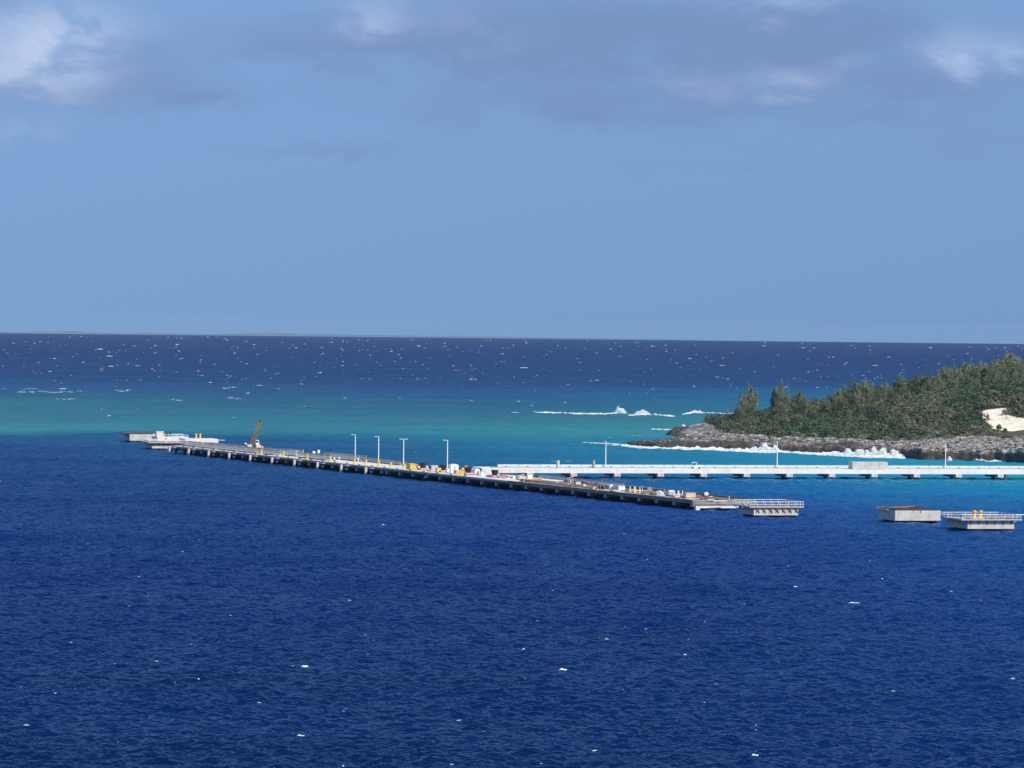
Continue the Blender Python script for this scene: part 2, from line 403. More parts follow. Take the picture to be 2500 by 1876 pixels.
FV, FF = [], []
def foamcap(x, y, L, h, D, faint=0.0, zz=None):
    """one breaking crest: a ragged ridge L wide, h tall, D deep"""
    nx, ny = 12, 4
    ph = random.uniform(0, 100); base = float(wave(np.array([x]), np.array([y]))[0]) if y < 3200 else 0.0
    base += -(x*x+y*y)/(2*R)
    ang = random.uniform(-0.12, 0.2); o = len(FV)
    for j in range(ny+1):
        for i in range(nx+1):
            a = i/nx*2-1; b = j/ny
            env = max(0.0, 1-abs(a)**2.6)*(0.15+1.25*vn(np.array([ph+i*0.55]), np.array([ph]))[0])
            cz = math.sin(math.pi*min(1, b*0.9+0.05))
            dx = a*L/2; dy = (b-0.5)*D*(0.35+env)
            FV.append((x+dx*math.cos(ang)-dy*math.sin(ang), y+dx*math.sin(ang)+dy*math.cos(ang), base-0.03-0.3*h*(1-env)+h*env*cz))
    for j in range(ny):
        for i in range(nx):
            q = o+j*(nx+1)+i; FF.append((q, q+1, q+nx+2, q+nx+1))
# crests picked out in the photograph (picture position -> point of the sea, width and height in picture units)
near = [(190,1177,9,2),(828,1135,6,3),(825,1327,14,2),(870,1431,15,4),(660,1443,17,4),(558,1443,10,3),(340,1430,10,2),(1217,1451,17,5),(1380,1308,18,3),
 (1205,1305,14,2),(1190,1356,14,2),(930,1390,16,3),(900,1383,10,2),(750,1383,8,2),(412,1393,8,3),(430,1470,7,3),(232,1462,10,3),(250,1435,8,2),(1480,1414,9,3),
 (1845,1305,20,3),(1718,1270,9,2),(1648,1275,9,2),(1600,1262,7,2),(1650,1302,12,2),(2170,1190,8,2),(2190,1130,7,2),(2055,1280,5,2),(935,1290,5,2),(895,1472,9,3),
 (650,1590,17,4),(1293,1625,24,4),(1265,1618,8,2),(1630,1632,17,5),(1360,1545,14,3),(1770,1548,14,3),(1860,1597,6,3),(2188,1467,8,3),(2170,1600,12,3),(1705,1353,7,2),
 (1095,1368,13,3),(740,1655,12,3),(57,1572,11,3),(20,1390,10,3),(2205,1442,13,3),(650,1277,7,2),(755,1300,6,2),(1000,1560,24,3),(1690,1365,6,2),(1010,1492,8,4),
 (935,1423,12,3),(1040,1422,7,2),(1130,1403,8,3),(1310,1384,8,2),(1420,1610,7,3),(1170,1651,9,3),(975,1656,9,2),(1545,1480,6,2),(310,1690,9,2),(120,1500,8,2),(1930,1500,8,2),
 (2040,1420,8,2),(1520,1345,7,2),(560,1520,8,2),(480,1620,7,2),(1780,1655,8,2),(2080,1540,7,2)]
far = [(715,740,11,4),(905,748,10,3),(215,755,22,4),(235,770,26,3),(383,745,12,4),(335,763,10,3),(1040,748,8,3),(1205,747,9,3),(1085,765,10,3),(1440,760,9,3),(1490,775,12,3),
 (1560,790,16,3),(1290,822,14,3),(1022,820,26,3),(455,827,12,4),(437,812,12,3),(108,803,12,4),(118,775,10,4),(118,823,7,3),(240,792,18,3),(428,802,10,3),(690,806,14,5),(535,850,12,4),
 (740,790,8,3),(1148,877,8,3),(1120,868,12,3),(745,860,14,2),(235,900,13,4),(190,882,12,3),(505,903,9,3),(590,896,9,3),(560,833,20,2),(600,840,18,2),(330,873,18,3),(880,935,8,3),
 (1130,795,30,3),(1550,815,20,2),(1890,790,18,3),(1940,825,8,3),(1700,836,14,3),(1765,838,10,3),(1360,850,8,3),(1500,835,10,3),(1630,875,16,3),(1750,872,10,3),(1220,870,9,3),
 (30,742,9,4),(75,742,8,3),(550,745,12,3),(490,735,10,2),(640,752,10,3),(800,768,8,3),(845,760,9,3),(960,742,10,3),(1330,742,9,2),(1410,748,12,3),(1650,748,12,3),(1735,752,14,3),
 (1840,747,12,3),(2010,752,12,3),(2090,765,9,3),(2170,752,10,3),(1920,772,14,3),(1800,772,9,3),(2130,786,10,3),(2060,800,9,3),(985,800,12,2),(870,796,8,3),(650,830,14,2)]
for (px, py, wd, ht) in near+far:
    k = 1.1302; g = ground(px*k, py*k); ppm = F/g[1]; fa = py < 1000
    foamcap(g[0], g[1], wd*k/ppm*(0.85 if fa else 1.25), ht*k/ppm*(0.30 if fa else 0.8), wd*k/ppm*0.6)
for _ in range(520):           # smaller crests between them
    py = 830+abs(random.gauss(0, 1))*75 if random.random() < 0.62 else random.uniform(1130, 1870)
    px = random.uniform(-30, 2530); hor = 813.8+px*0.0105
    if py < hor+3: continue
    if py > 1000 and py < 1290 and px > 250: continue
    g = ground(px, py); ppm = F/g[1]
    L = random.uniform(2.5, 10); L = L if py < 1000 else L*0.9
    foamcap(g[0], g[1], L/ppm, random.uniform(0.35, 0.9)/ppm*(1 if py < 1000 else 1.3), L/ppm*0.5)
for _ in range(300):           # distant specks of foam
    px = random.uniform(-20, 2520); py = 813.8+px*0.0105+4+random.random()**1.5*115
    if fbm(np.array([px/160.0]), np.array([py/14.0]), 3)[0] < 0.47: continue
    g = ground(px, py); ppm = F/g[1]; foamcap(g[0], g[1], random.uniform(2, 7)/ppm, random.uniform(0.5, 1.2)/ppm, 3/ppm)
def streak(px0, px1, py, ht, n):
    for k in range(n):
        px = px0+(px1-px0)*(k+random.random())/n; g = ground(px, py+random.uniform(-2, 2)); ppm = F/g[1]
        foamcap(g[0], g[1], random.uniform(8, 34)/ppm, ht*random.uniform(0.4, 1)/ppm, 8/ppm)
streak(30, 196, 957, 1.1, 14); streak(55, 80, 950, 1, 3); streak(145, 172, 948, 1, 3); streak(135, 175, 976, 1.1, 4); streak(285, 325, 954, 1.2, 4); streak(540, 575, 948, 1.1, 3); streak(420, 460, 977, 1.6, 3); streak(560, 600, 974, 1.6, 4)
for (a0, a1, yy, hh2, nn2) in ((1235,1330,1081,0.7,6),(1195,1300,1099,0.6,5),(1410,1560,1068,0.5,4),(1330,1420,1127,0.5,4),(990,1060,1105,0.6,4),(1255,1262,1009,1.0,2)): streak(a0, a1, yy, hh2, nn2)
wc = npmesh('whitecaps', np.array(FV), np.array(FF), foam)
tag(wc, 'small white breaking crests scattered over the blue sea', 'whitecaps', kind='stuff')

# ------------------------------------------------------------------ island
shore_px = [(1518,1089),(1560,1093),(1603,1096),(1695,1097),(1792,1101),(1900,1105),(2000,1109),(2100,1115),(2203,1118),(2249,1123),(2330,1125),(2430,1128),(2500,1132),(2700,1142)]
sp = np.array([ground(*p)[:2] for p in shore_px])
sp = np.vstack([[sp[0, 0]-1.0, sp[0, 1]+14], sp, [420, 1660]])
def YF(X): return np.interp(X, sp[:, 0], sp[:, 1])+(fbm(X/9+5, X*0+2.2, 4)-0.5)*9
bx = [43, 48, 60, 66, 71, 78, 84, 95, 110, 140, 220, 420]; by = [1962, 1972, 1984, 2005, 2080, 2190, 2228, 2250, 2300, 2390, 2450, 2450]
def YB(X): return np.interp(X, bx, by)
hx = [40, 78, 90, 100, 110, 120, 134, 147, 160, 175, 197, 215, 230, 300, 420]
hz = [0.3, 0.6, 1.0, 1.5, 2.0, 3.0, 4.5, 6.0, 8.5, 10.5, 14.0, 16.5, 17.5, 19.0, 19.0]
def terrain(X, Y, fine=True):
    d1 = Y-YF(X); d2 = YB(X)-Y
    w1 = sstep(-1.0, 3.0, d1)*sstep(-1, 5, d2)
    cl = np.interp(X, [44, 70, 110, 140, 152, 170, 190, 420], [1.2, 1.9, 2.1, 2.2, 3.4, 4.0, 4.2, 4.2])
    z = -2.5+w1*(2.5+cl*(0.6+0.4*sstep(0, 6, d1))+2.6*sstep(2, 100, d1)*sstep(0, 50, d2))
    veg0 = np.interp(X, [60, 110, 121, 152, 195, 300], [90, 72, 80, 62, 110, 120])
    hill = np.interp(X, hx, hz)*sstep(0, 165, d1-veg0*0.9)*sstep(0, 110, d2)
    z = z+hill
    # sand slope: a steeper face near x=200
    r1 = fbm(X/11, Y/16, 5)-0.5; rr = np.abs(fbm(X/3.1+9, Y/5+4, 4)-0.5)*2
    rocky = sstep(0, 6, d1)*(1-sstep(veg0*0.9, veg0*1.2, d1))
    if fine: z = z+w1*(r1*1.7+(0.42-rr)*2.3*rocky+(fbm(X/1.1, Y/1.5, 3)-0.5)*0.9*(0.3+rocky))
    else: z = z+w1*r1*1.7
    z = z-(X**2+Y**2)/(2*R)
    return z, d1, d2, veg0
yr = np.concatenate([np.arange(1690, 2080, 0.7), np.arange(2080, 2480, 3.0)])
xr_ = np.concatenate([np.arange(40, 232, 0.55), np.arange(232, 420, 3.0)])
TX, TY = np.meshgrid(xr_, yr)
TZ, D1, D2, VG = terrain(TX, TY)
# limit to the land: faces wholly under water are dropped
tf = gridfaces(len(yr), len(xr_)); zf = TZ.ravel()+ (TX.ravel()**2+TY.ravel()**2)/(2*R)
keep = zf[tf].max(1) > -2.2; tf = tf[keep]
PX, PY = proj(TX, TY, TZ)
def inpoly(px, py, poly):
    r = np.zeros(px.shape, bool); n = len(poly); j = n-1
    for i in range(n):
        xi, yi = poly[i]; xj, yj = poly[j]
        c = ((yi > py) != (yj > py)) & (px < (xj-xi)*(py-yi)/(yj-yi+1e-9)+xi); r ^= c; j = i
    return r
SAND = [(2386,1012),(2405,1002),(2430,998),(2452,996),(2462,1004),(2452,1012),(2500,1022),(2560,1030),(2560,1090),(2500,1067),(2462,1058),(2440,1050),(2422,1047),(2408,1030)]
sandm = inpoly(PX, PY, SAND) & (TY < 2170) & (TY > 1900)
vegm = (D1 > VG*(0.82+0.36*fbm(TX/9, TY/14, 3))) & (D2 > 8) & ~sandm & (TX > 88+0.0*TX)
tcol = np.zeros((TX.size, 3), np.float32)
tcol[:, 0] = sandm.ravel(); tcol[:, 1] = vegm.ravel(); tcol[:, 2] = np.clip(D1.ravel()/30, 0, 1)
mi, nt, out = newmat('island_ground')
at = N(nt, 'ShaderNodeAttribute'); at.attribute_name = 'ground_cover'
sc_ = N(nt, 'ShaderNodeSeparateColor'); nt.links.new(at.outputs[0], sc_.inputs[0])
geo = N(nt, 'ShaderNodeNewGeometry'); pos = geo.outputs['Position']
a1 = noise(nt, mapping(nt, pos, (0.7, 0.45, 2.4)), 0.55, 8, 0.72); a2 = noise(nt, mapping(nt, pos, (1, 0.5, 1)), 0.09, 5, 0.6)
rk = ramp(nt, a1, [(0.40, (0.03, 0.026, 0.022)), (0.48, (0.13, 0.115, 0.10)), (0.54, (0.30, 0.29, 0.27)), (0.64, (0.56, 0.545, 0.51))])
# splash zone: low, weed-stained rock is dark brown; a wavering upper limit
pz = N(nt, 'ShaderNodeSeparateXYZ'); nt.links.new(pos, pz.inputs[0])
wl = mth(nt, 'SUBTRACT', mth(nt, 'ADD', pz.outputs[2], mth(nt, 'MULTIPLY', mth(nt, 'SUBTRACT', a2, 0.5), 7.5)), 0.0)
wet = N(nt, 'ShaderNodeMapRange'); nt.links.new(wl, wet.inputs[0]); wet.inputs[1].default_value = 2.5; wet.inputs[2].default_value = 3.7; wet.inputs[3].default_value = 1; wet.inputs[4].default_value = 0
dk = mixc(nt, ramp(nt, a1, [(0.4, 0.0), (0.66, 1.0)]), (0.028, 0.025, 0.022), (0.125, 0.105, 0.088))
c = mixc(nt, wet.outputs[0], rk, dk)
c = mixc(nt, mth(nt, 'MULTIPLY', sc_.outputs[1], 0.9), c, mixc(nt, a1, (0.035, 0.042, 0.025), (0.10, 0.095, 0.06)))
sn = mixc(nt, ramp(nt, a1, [(0.5, 0.0), (0.8, 1.0)]), (0.95, 0.84, 0.66), (0.70, 0.58, 0.44))
c = mixc(nt, sc_.outputs[0], c, sn)
p = N(nt, 'ShaderNodeBsdfPrincipled'); p.inputs['Roughness'].default_value = 0.95; nt.links.new(c, p.inputs['Base Color'])
b = N(nt, 'ShaderNodeBump'); b.inputs['Strength'].default_value = 0.8; b.inputs['Distance'].default_value = 0.4
nt.links.new(noise(nt, pos, 1.6, 6, 0.7), b.inputs['Height'])
nt.links.new(mth(nt, 'SUBTRACT', 0.9, mth(nt, 'MULTIPLY', sc_.outputs[0], 0.7)), b.inputs['Strength'])
nt.links.new(b.outputs[0], p.inputs['Normal']); nt.links.new(p.outputs[0], out.inputs[0])
isl = npmesh('island_terrain', np.stack([TX, TY, TZ], -1).reshape(-1, 3), tf, mi, smooth=False)
colattr(isl, 'ground_cover', tcol); isl['kind'] = 'structure'

# outcrop behind the point, and the far low island on the horizon
def rock_mound(name, cx, cy, rx, ry, h, m):
    n = 70; g = np.linspace(-1.25, 1.25, n); A, B = np.meshgrid(g, g); r = np.sqrt(A*A+B*B)
    z = h*np.clip(1-r**2.2, -0.4, 1)+(fbm(A*4+cx, B*4, 5)-0.5)*h*0.9
    X = cx+A*rx; Y = cy+B*ry
    return npmesh(name, np.stack([X, Y, z-(X**2+Y**2)/(2*R)], -1).reshape(-1, 3), gridfaces(n, n), m, False)
oc = rock_mound('rock_outcrop', 76, 2165, 8, 34, 3.4, mi); colattr(oc, 'ground_cover', np.zeros((4900, 3))); oc['kind'] = 'structure'
md, nt, out = newmat('distant_land'); p = N(nt, 'ShaderNodeBsdfPrincipled'); p.inputs['Base Color'].default_value = (0.09, 0.11, 0.07, 1); p.inputs['Roughness'].default_value = 1
geo = N(nt, 'ShaderNodeNewGeometry'); nt.links.new(mixc(nt, noise(nt, geo.outputs[0], 0.004, 4), (0.04, 0.05, 0.04), (0.09, 0.10, 0.08)), p.inputs['Base Color']); nt.links.new(p.outputs[0], out.inputs[0])
n = 420; DY = 110000.0; xs = np.linspace(-21600, 8700, n); drop = DY**2/(2*R)
pxx = xs/DY*F+1250
hh = np.interp(pxx, [-900,0,90,150,200,290,340,400,450,520,560,620,760,900,1040,1130,1250,1400,1600,1750,2100], [3,3,4,6,4,2,5,4,2,3,5.5,6.5,6,5,4.5,5,3.5,3,2,0,-4])
prof = (hh/F-DIP+DY/(2*R))*DY+H-drop+drop
prof = prof+(fbm(xs/900, xs*0, 4)-0.5)*16
Yr = np.linspace(0, 1, 7)[:, None]
XX = np.repeat(xs[None], 7, 0); YY = DY+Yr*1800+0*XX
ZZ = -drop-8+(prof[None]+8)*np.sin(np.clip(Yr*1.15+0.02, 0, 1)*math.pi/2)**0.7-0*XX
dist = npmesh('distant_island', np.stack([XX, YY, ZZ], -1).reshape(-1, 3), gridfaces(7, n), md); dist['kind'] = 'structure'

# ------------------------------------------------------------------ surf
def ribbon(pts, step, dd, hfun, thr, seed):
    """foam sheet following pts; dd = list of cross offsets, hfun(t, c) height, ragged by noise"""
    pts = np.array(pts, float); seg = np.r_[0, np.cumsum(np.linalg.norm(np.diff(pts, axis=0), axis=1))]
    s = np.arange(0, seg[-1], step); X = np.interp(s, seg, pts[:, 0]); Y = np.interp(s, seg, pts[:, 1])
    dd = np.array(dd); XX = np.repeat(X[:, None], len(dd), 1); YY = Y[:, None]+dd[None]
    cn = (dd-dd[0])/(dd[-1]-dd[0]); T = np.repeat((s/seg[-1])[:, None], len(dd), 1); Cc = np.repeat(cn[None], len(s), 0)
    n1 = fbm(XX/0.9+seed, YY/1.6+seed, 5, 0.65); n2 = fbm(XX/7+seed*2, YY/9, 3)
    hgt = hfun(T, Cc, n2); hgt = np.minimum(hgt, 0.45+0.18*hgt); Z = hgt*(0.15+2.0*n1**1.8)*(0.55+0.9*fbm(XX/3.3+seed, YY/6, 3))+0.05
    fac = gridfaces(len(s), len(dd))
    keepn = (n1*0.6+n2*0.7+thr(T, Cc)).ravel()
    k = keepn[fac].mean(1)-0.10*np.clip(Z.ravel()[fac].max(1)-1.2, 0, 3) > 0.75
    W = wave(XX, YY).astype(float)*0.3
    return np.stack([XX, YY, Z+W-(XX**2+YY**2)/(2*R)], -1).reshape(-1, 3), fac[k]
def quads(cen, nrm, size, asp, up=None):
    """leaf quads around centres with normals"""
    n = len(cen); r = rng.normal(size=(n, 3)); t = np.cross(nrm, r) if up is None else up
    t /= np.linalg.norm(t, axis=1, keepdims=True)+1e-9; b = np.cross(nrm, t); b /= np.linalg.norm(b, axis=1, keepdims=True)+1e-9
    s = size[:, None]; v = np.stack([cen-t*s*asp, cen+b*s, cen+t*s*asp, cen-b*s], 1)
    return v.reshape(-1, 3), np.arange(4*n).reshape(n, 4)
def spray(x, y, wd, h, n):
    """a burst of torn water: many small flakes of foam thrown up to h"""
    u = rng.normal(0, 0.5, n); k = np.clip(1-np.abs(u)/1.5, 0, 1)*(0.45+1.1*vn(u*4+x, u*0+y))
    zz = h*k*rng.random(n)**1.3; X = x+u*wd*0.5+zz*rng.normal(0, .12, n); Y = y+rng.normal(0, 1.2, n)
    cen = np.stack([X, Y, zz+0.15-(X*X+Y*Y)/(2*R)], -1); nr = rng.normal(size=(n, 3))*0.6+np.array([0.5, -0.8, 0.7]); nr /= np.linalg.norm(nr, axis=1, keepdims=True)
    return quads(cen, nr, rng.uniform(0.06, 0.24, n)*(1-0.4*zz/(h+.01)), 0.8)
def joinfoam(parts, name, label, cat):
    vs, fs, o = [], [], 0
    for v, f in parts: vs.append(v); fs.append(f+o); o += len(v)
    ob = npmesh(name, np.vstack(vs), np.vstack(fs), foam); tag(ob, label, cat, kind='stuff'); return ob
Xs = np.arange(36, 236, 1.0); shoreline = np.stack([Xs, YF(Xs)], 1)
pxs = np.array([proj(x, y, 0)[0] for x, y in shoreline]); t_of = lambda px: float(np.interp(px, pxs, np.linspace(0, 1, len(pxs))))
def bumpf(T, c, wd): return np.exp(-((T-t_of(c))/(wd/1250*0.78))**2)
def h_shore(T, Cc, n2):
    h = 0.22+0*n2
    for c, wd, a in ((1530,25,.7),(1600,30,.5),(1660,30,1.2),(1745,45,1.2),(1858,40,2.6),(1890,25,2.3),(1950,30,.6),(2035,40,1.2),(2085,30,2.6),(2130,50,3.2),(2180,30,2.4),(2200,15,1.3),(2320,10,1.3),(2430,22,.8)):
        h = h+a*bumpf(T, c, wd)
    return h*np.exp(-((Cc-0.72)/0.28)**2)+0.05
def thr_shore(T, Cc):
    q = 0.08-0*T
    for c, wd, a in ((1600,110,.35),(1760,90,.3),(1870,60,.45),(2100,130,.5),(2200,50,.2),(2430,30,.45),(2320,12,.3)): q = q+a*bumpf(T, c, wd)
    q = q-0.45*sstep(t_of(2215), t_of(2240), T)
    return q-0.55*np.abs(Cc-0.62)**1.3
parts = [ribbon(shoreline, 0.4, np.arange(-17, 4.5, 0.6), h_shore, thr_shore, 3.3)]
# long low breaker running left from the point
tipx = [ground(px, py)[:2] for px, py in ((1392,1079),(1450,1083),(1500,1085),(1560,1092))]
parts.append(ribbon(tipx, 0.4, np.arange(-5, 5, 0.6), lambda T, Cc, n2: 0.1+0.3*T*np.exp(-((Cc-.5)/.3)**2), lambda T, Cc: -0.02+0.45*T-0.7*np.abs(Cc-.5)**1.5, 8.1))
parts.append(ribbon([ground(px, py)[:2] for px, py in ((1590,1049),(1640,1051),(1680,1053))], 0.4, np.arange(-10, 10, 0.8), lambda T, Cc, n2: 0.2+3.2*T**3*np.exp(-((Cc-.5)/.25)**2), lambda T, Cc: 0.05+0.55*T-0.8*np.abs(Cc-.5)**1.5, 12.1))
for c, wd, a in ((1530,25,.9),(1600,40,.8),(1660,36,1.4),(1700,20,1.2),(1745,60,1.5),(1845,30,2.4),(1868,34,3.4),(1893,24,3.0),(1950,30,.9),(2035,50,1.6),(2072,30,3.0),(2098,30,3.4),(2130,45,3.9),(2155,40,3.4),(2182,30,3.0),(2200,20,1.8),(2318,9,1.8),(2430,26,.9)):
    X = 36+t_of(c)*199; Y = float(YF(np.array([X]))[0])-1.5; parts.append(spray(X, Y, wd/6.3, a*0.78, int(wd*a*48)))
g = ground(1668, 1051); parts.append(spray(g[0], g[1], 5, 3.2, 900))
joinfoam(parts, 'shore_surf', 'white surf breaking and splashing against the rocky shore', 'surf')
def breaker(pxa, pts, hs, seed, cov=0.30):
    P = [ground(px, py)[:2] for px, py in pts]
    return ribbon(P, 0.6, np.linspace(-5, 5, 14), lambda T, Cc, n2: (np.interp(T, np.linspace(0, 1, len(hs)), hs))*np.exp(-((Cc-.5)/.33)**2), lambda T, Cc: cov-0.9*np.abs(Cc-.5)**1.6-0.5*(sstep(.06, 0, T)+sstep(.94, 1, T)), seed)
B1 = breaker(0, ((1300,1009),(1345,1009),(1400,1012),(1460,1013),(1500,1011),(1520,1008)), (0.5, 1.4, 2.2, 1.1, 1.6, 4.8), 21.0)
B2 = breaker(0, ((1530,1015),(1560,1016),(1585,1014)), (.8, 2.4, 3.6, 2.0), 31.0)
B3 = breaker(0, ((1585,1013),(1620,1017),(1655,1018)), (1.2, 1.6, 1.0), 37.0, 0.2)
B4 = breaker(0, ((1664,1015),(1690,1010),(1720,1010),(1760,1012),(1812,1014)), (1.0, 3.0, 1.8, 1.4, 1.2), 41.0)
g = ground(1514, 1010); g2 = ground(1545, 1013); g3 = ground(1568, 1014); g4 = ground(1700, 1010)
B1s = [B1, spray(g[0], g[1], 5, 4.2, 2600)]; B2s = [B2, B3, spray(g3[0], g3[1], 7, 2.6, 2400)]; B4s = [B4, spray(g4[0], g4[1], 7, 2.0, 1600)]
joinfoam(B1s, 'breaking_wave', 'long white breaker on the reef, the longest one, left of the island', 'breaker')
joinfoam(B2s, 'breaking_wave', 'short ragged white breaker between two longer ones off the point', 'breaker')
joinfoam(B4s, 'breaking_wave', 'white breaker running behind the lone casuarina at the island end', 'breaker')

# ------------------------------------------------------------------ vegetation
def leafmat(name, c1, c2, sc=0.35):
    m, nt, out = newmat(name); at = N(nt, 'ShaderNodeAttribute'); at.attribute_name = 'leaf_tint'
    geo = N(nt, 'ShaderNodeNewGeometry'); f = noise(nt, geo.outputs[0], sc, 4, 0.6)
    c = mixc(nt, ramp(nt, f, [(0.3, 0.0), (0.7, 1.0)]), c1, c2); c = mixc(nt, 1.0, c, at.outputs[0], 'MULTIPLY')
    oi = N(nt, 'ShaderNodeObjectInfo'); vs_ = N(nt, 'ShaderNodeVectorMath', operation='SCALE'); nt.links.new(c, vs_.inputs[0])
    nt.links.new(mth(nt, 'ADD', mth(nt, 'MULTIPLY', oi.outputs['Random'], 0.5), 0.75), vs_.inputs[3]); c = vs_.outputs[0]
    d = N(nt, 'ShaderNodeBsdfDiffuse'); t = N(nt, 'ShaderNodeBsdfTranslucent'); nt.links.new(c, d.inputs[0]); nt.links.new(c, t.inputs[0])
    mx = N(nt, 'ShaderNodeMixShader'); mx.inputs[0].default_value = 0.3; nt.links.new(d.outputs[0], mx.inputs[1]); nt.links.new(t.outputs[0], mx.inputs[2])
    nt.links.new(mx.outputs[0], out.inputs[0]); return m
scrubm = leafmat('scrub_leaves', (0.070, 0.100, 0.068), (0.170, 0.195, 0.145), 0.16)
casm = leafmat('casuarina_needles', (0.22, 0.265, 0.17), (0.36, 0.385, 0.26), 0.3)
barkm = mat('bark', (0.20, 0.17, 0.14), 0.9, 0.4, 1.0)

def clumps(P, rad, hgt, per, leaf, tint):
    n = len(P); u = rng.normal(size=(n, per, 3)); u[..., 2] = np.abs(u[..., 2])*0.9+0.05
    u /= np.linalg.norm(u, axis=2, keepdims=True)
    rr = rng.uniform(0.72, 1.08, (n, per, 1))
    lump = 0.8+0.4*rng.random((n, per, 1))
    off = u*rr*lump*np.stack([rad, rad, hgt], -1)[:, None, :]
    cen = (P[:, None, :]+off).reshape(-1, 3)
    nr = (u+rng.normal(size=u.shape)*0.18).reshape(-1, 3); nr /= np.linalg.norm(nr, axis=1, keepdims=True)
    v, f = quads(cen, nr, leaf*rng.uniform(0.7, 1.4, len(cen)), 0.62)
    tint = tint*rng.uniform(0.72, 1.35, (len(P), 1)); t = np.repeat(tint, per, 0)*rng.uniform(0.85, 1.15, (n*per, 1))
    return v, f, np.repeat(t, 4, 0)
vegidx = np.flatnonzero(vegm.ravel() & (TY.ravel() < 2330) & (TX.ravel() < 250))
# even density: sample cells by area
area = (np.gradient(xr_)[None, :]*np.gradient(yr)[:, None]).ravel()[vegidx]
nclump = 3900
pick = rng.choice(vegidx, nclump, p=area/area.sum())
P = np.stack([TX, TY, TZ], -1).reshape(-1, 3)[pick]
dv = (D1-VG).ravel()[pick]
sandedge = np.zeros(len(P))
hs = np.clip(0.45+dv/22, 0.35, 1)
rad = rng.uniform(1.3, 4.6, len(P))*(0.6+0.4*hs); hgt = rad*rng.uniform(0.7, 1.15, len(P))*hs
qx, qy = proj(P[:, 0], P[:, 1], P[:, 2]+hgt)
bad = inpoly(qx, qy, [(x, y) for x, y in SAND]) & (P[:, 1] < 2170); P, rad, hgt, dv = P[~bad], rad[~bad], hgt[~bad], dv[~bad]
kind = fbm(P[:, 0]/18, P[:, 1]/26, 3)+rng.normal(0, 0.08, len(P))
tint = np.where(kind[:, None] > 0.56, np.array([[1.25, 1.12, 1.0]]), np.where(kind[:, None] < 0.42, np.array([[0.62, 0.78, 0.72]]), np.array([[0.95, 1.0, 0.9]])))
low = dv < 8; tint = np.where(low[:, None] & (rng.random(len(P)) < 0.6)[:, None], np.array([[1.45, 1.25, 1.25]]), tint)
v, f, t = clumps(P, rad, hgt, 66, 0.54, tint)
scrub = npmesh('coastal_scrub', v, f, scrubm, False); colattr(scrub, 'leaf_tint', t)
tag(scrub, 'dense dark green coastal scrub covering the rocky island', 'scrub', kind='stuff')

def casuarina_mesh(h, wd, seed, lean):
    rs = np.random.default_rng(seed); cs = []; dr = []
    nl = 19
    for k in range(nl):
        a = rs.uniform(0, 6.283); rr = wd*rs.uniform(0.25, 1.0) if k else 0.0; hh = h*(rs.uniform(0.74, 0.99)*(1-0.30*(rr/wd)**2.2) if k else 1.0)
        p0 = np.array([math.cos(a)*rr*0.25, math.sin(a)*rr*0.25, h*rs.uniform(0.02, 0.12)]); p1 = np.array([math.cos(a)*rr+lean*hh, math.sin(a)*rr, hh])
        m = 400; tt = rs.uniform(0.0, 1.0, m)[:, None]**0.85
        ax0 = (p1-p0)/np.linalg.norm(p1-p0); sw_ = np.array([math.cos(a), math.sin(a), 0])*np.sin(tt*math.pi)*wd*0.16
        out_ = rs.normal(size=(m, 3)); out_ -= (out_@ax0)[:, None]*ax0; out_ /= np.linalg.norm(out_, axis=1, keepdims=True)
        rad_ = (0.25+2.6*(1-tt)**0.8*np.minimum(1, tt*4+0.5))*rs.uniform(0.1, 1.0, (m, 1))**0.6*(0.75+0.5*np.sin(tt*23+k))
        cs.append(p0+(p1-p0)*tt+sw_+out_*rad_); dr.append(ax0*1.0+out_*1.0+np.array([lean*0.9, 0, 0.35])+rs.normal(0, 0.18, (m, 3)))
    cen = np.vstack(cs); up = np.vstack(dr); up /= np.linalg.norm(up, axis=1, keepdims=True)
    nr = np.cross(up, rs.normal(size=up.shape)); nr /= np.linalg.norm(nr, axis=1, keepdims=True)
    v, f = quads(cen, nr, np.full(len(cen), 0.10)*rs.uniform(0.7, 1.3, len(cen)), 4.8, up)
    me_o = npmesh('crown', v, f, casm, False)
    colattr(me_o, 'leaf_tint', np.repeat(rs.uniform(0.7, 1.3, (len(cen), 1))*np.ones((1, 3)), 4, 0))
    mb = MB(); q = [(lean*0.5*z, 0.12*math.sin(z*0.8+seed), z) for z in np.linspace(0, h*0.92, 7)]
    for i in range(6): mb.tube(q[i], q[i+1], 0.22*(1-i/7.0), 0.22*(1-(i+1)/7.0), 7)
    for k in range(7):
        z0 = h*rs.uniform(0.2, 0.75); a = rs.uniform(0, 6.283); mb.tube((lean*0.5*z0, 0, z0), (lean*0.5*z0+math.cos(a)*wd*0.6+lean*2, math.sin(a)*wd*0.6, z0+h*0.15), 0.08, 0.03, 5)
    tr = mb.build('trunk', barkm)
    return me_o.data, tr.data, me_o, tr
variants = []
for i, (h, wd, lean) in enumerate(((14, 4.6, 0.04), (14, 5.6, 0.08), (14, 4.2, 0.10), (14, 5.2, -0.03))):
    a, b, o1, o2 = casuarina_mesh(h, wd, 50+i, lean); variants.append((a, b)); bpy.data.objects.remove(o1); bpy.data.objects.remove(o2)
def casuarina(px, top, Y, vi, label, group, sw=1.0, fixedh=None):
    X = (px-1250)/F*Y; z = float(terrain(np.array([X]), np.array([Y]), False)[0][0])
    zt = H-((top-(827+(px-1250)*0.0105))/F+DIP)*Y
    h = max(4.0, zt-z); r = thing('casuarina_tree', label, 'tree', (X, Y, z-0.2), random.uniform(-0.25, 0.25), group)
    for nm, me in (('crown', variants[vi][0]), ('trunk', variants[vi][1])):
        o = bpy.data.objects.new(nm, me); C.objects.link(o); o.parent = r
    s = h/14.0; r.scale = (sw*s, sw*s, s)
    return r
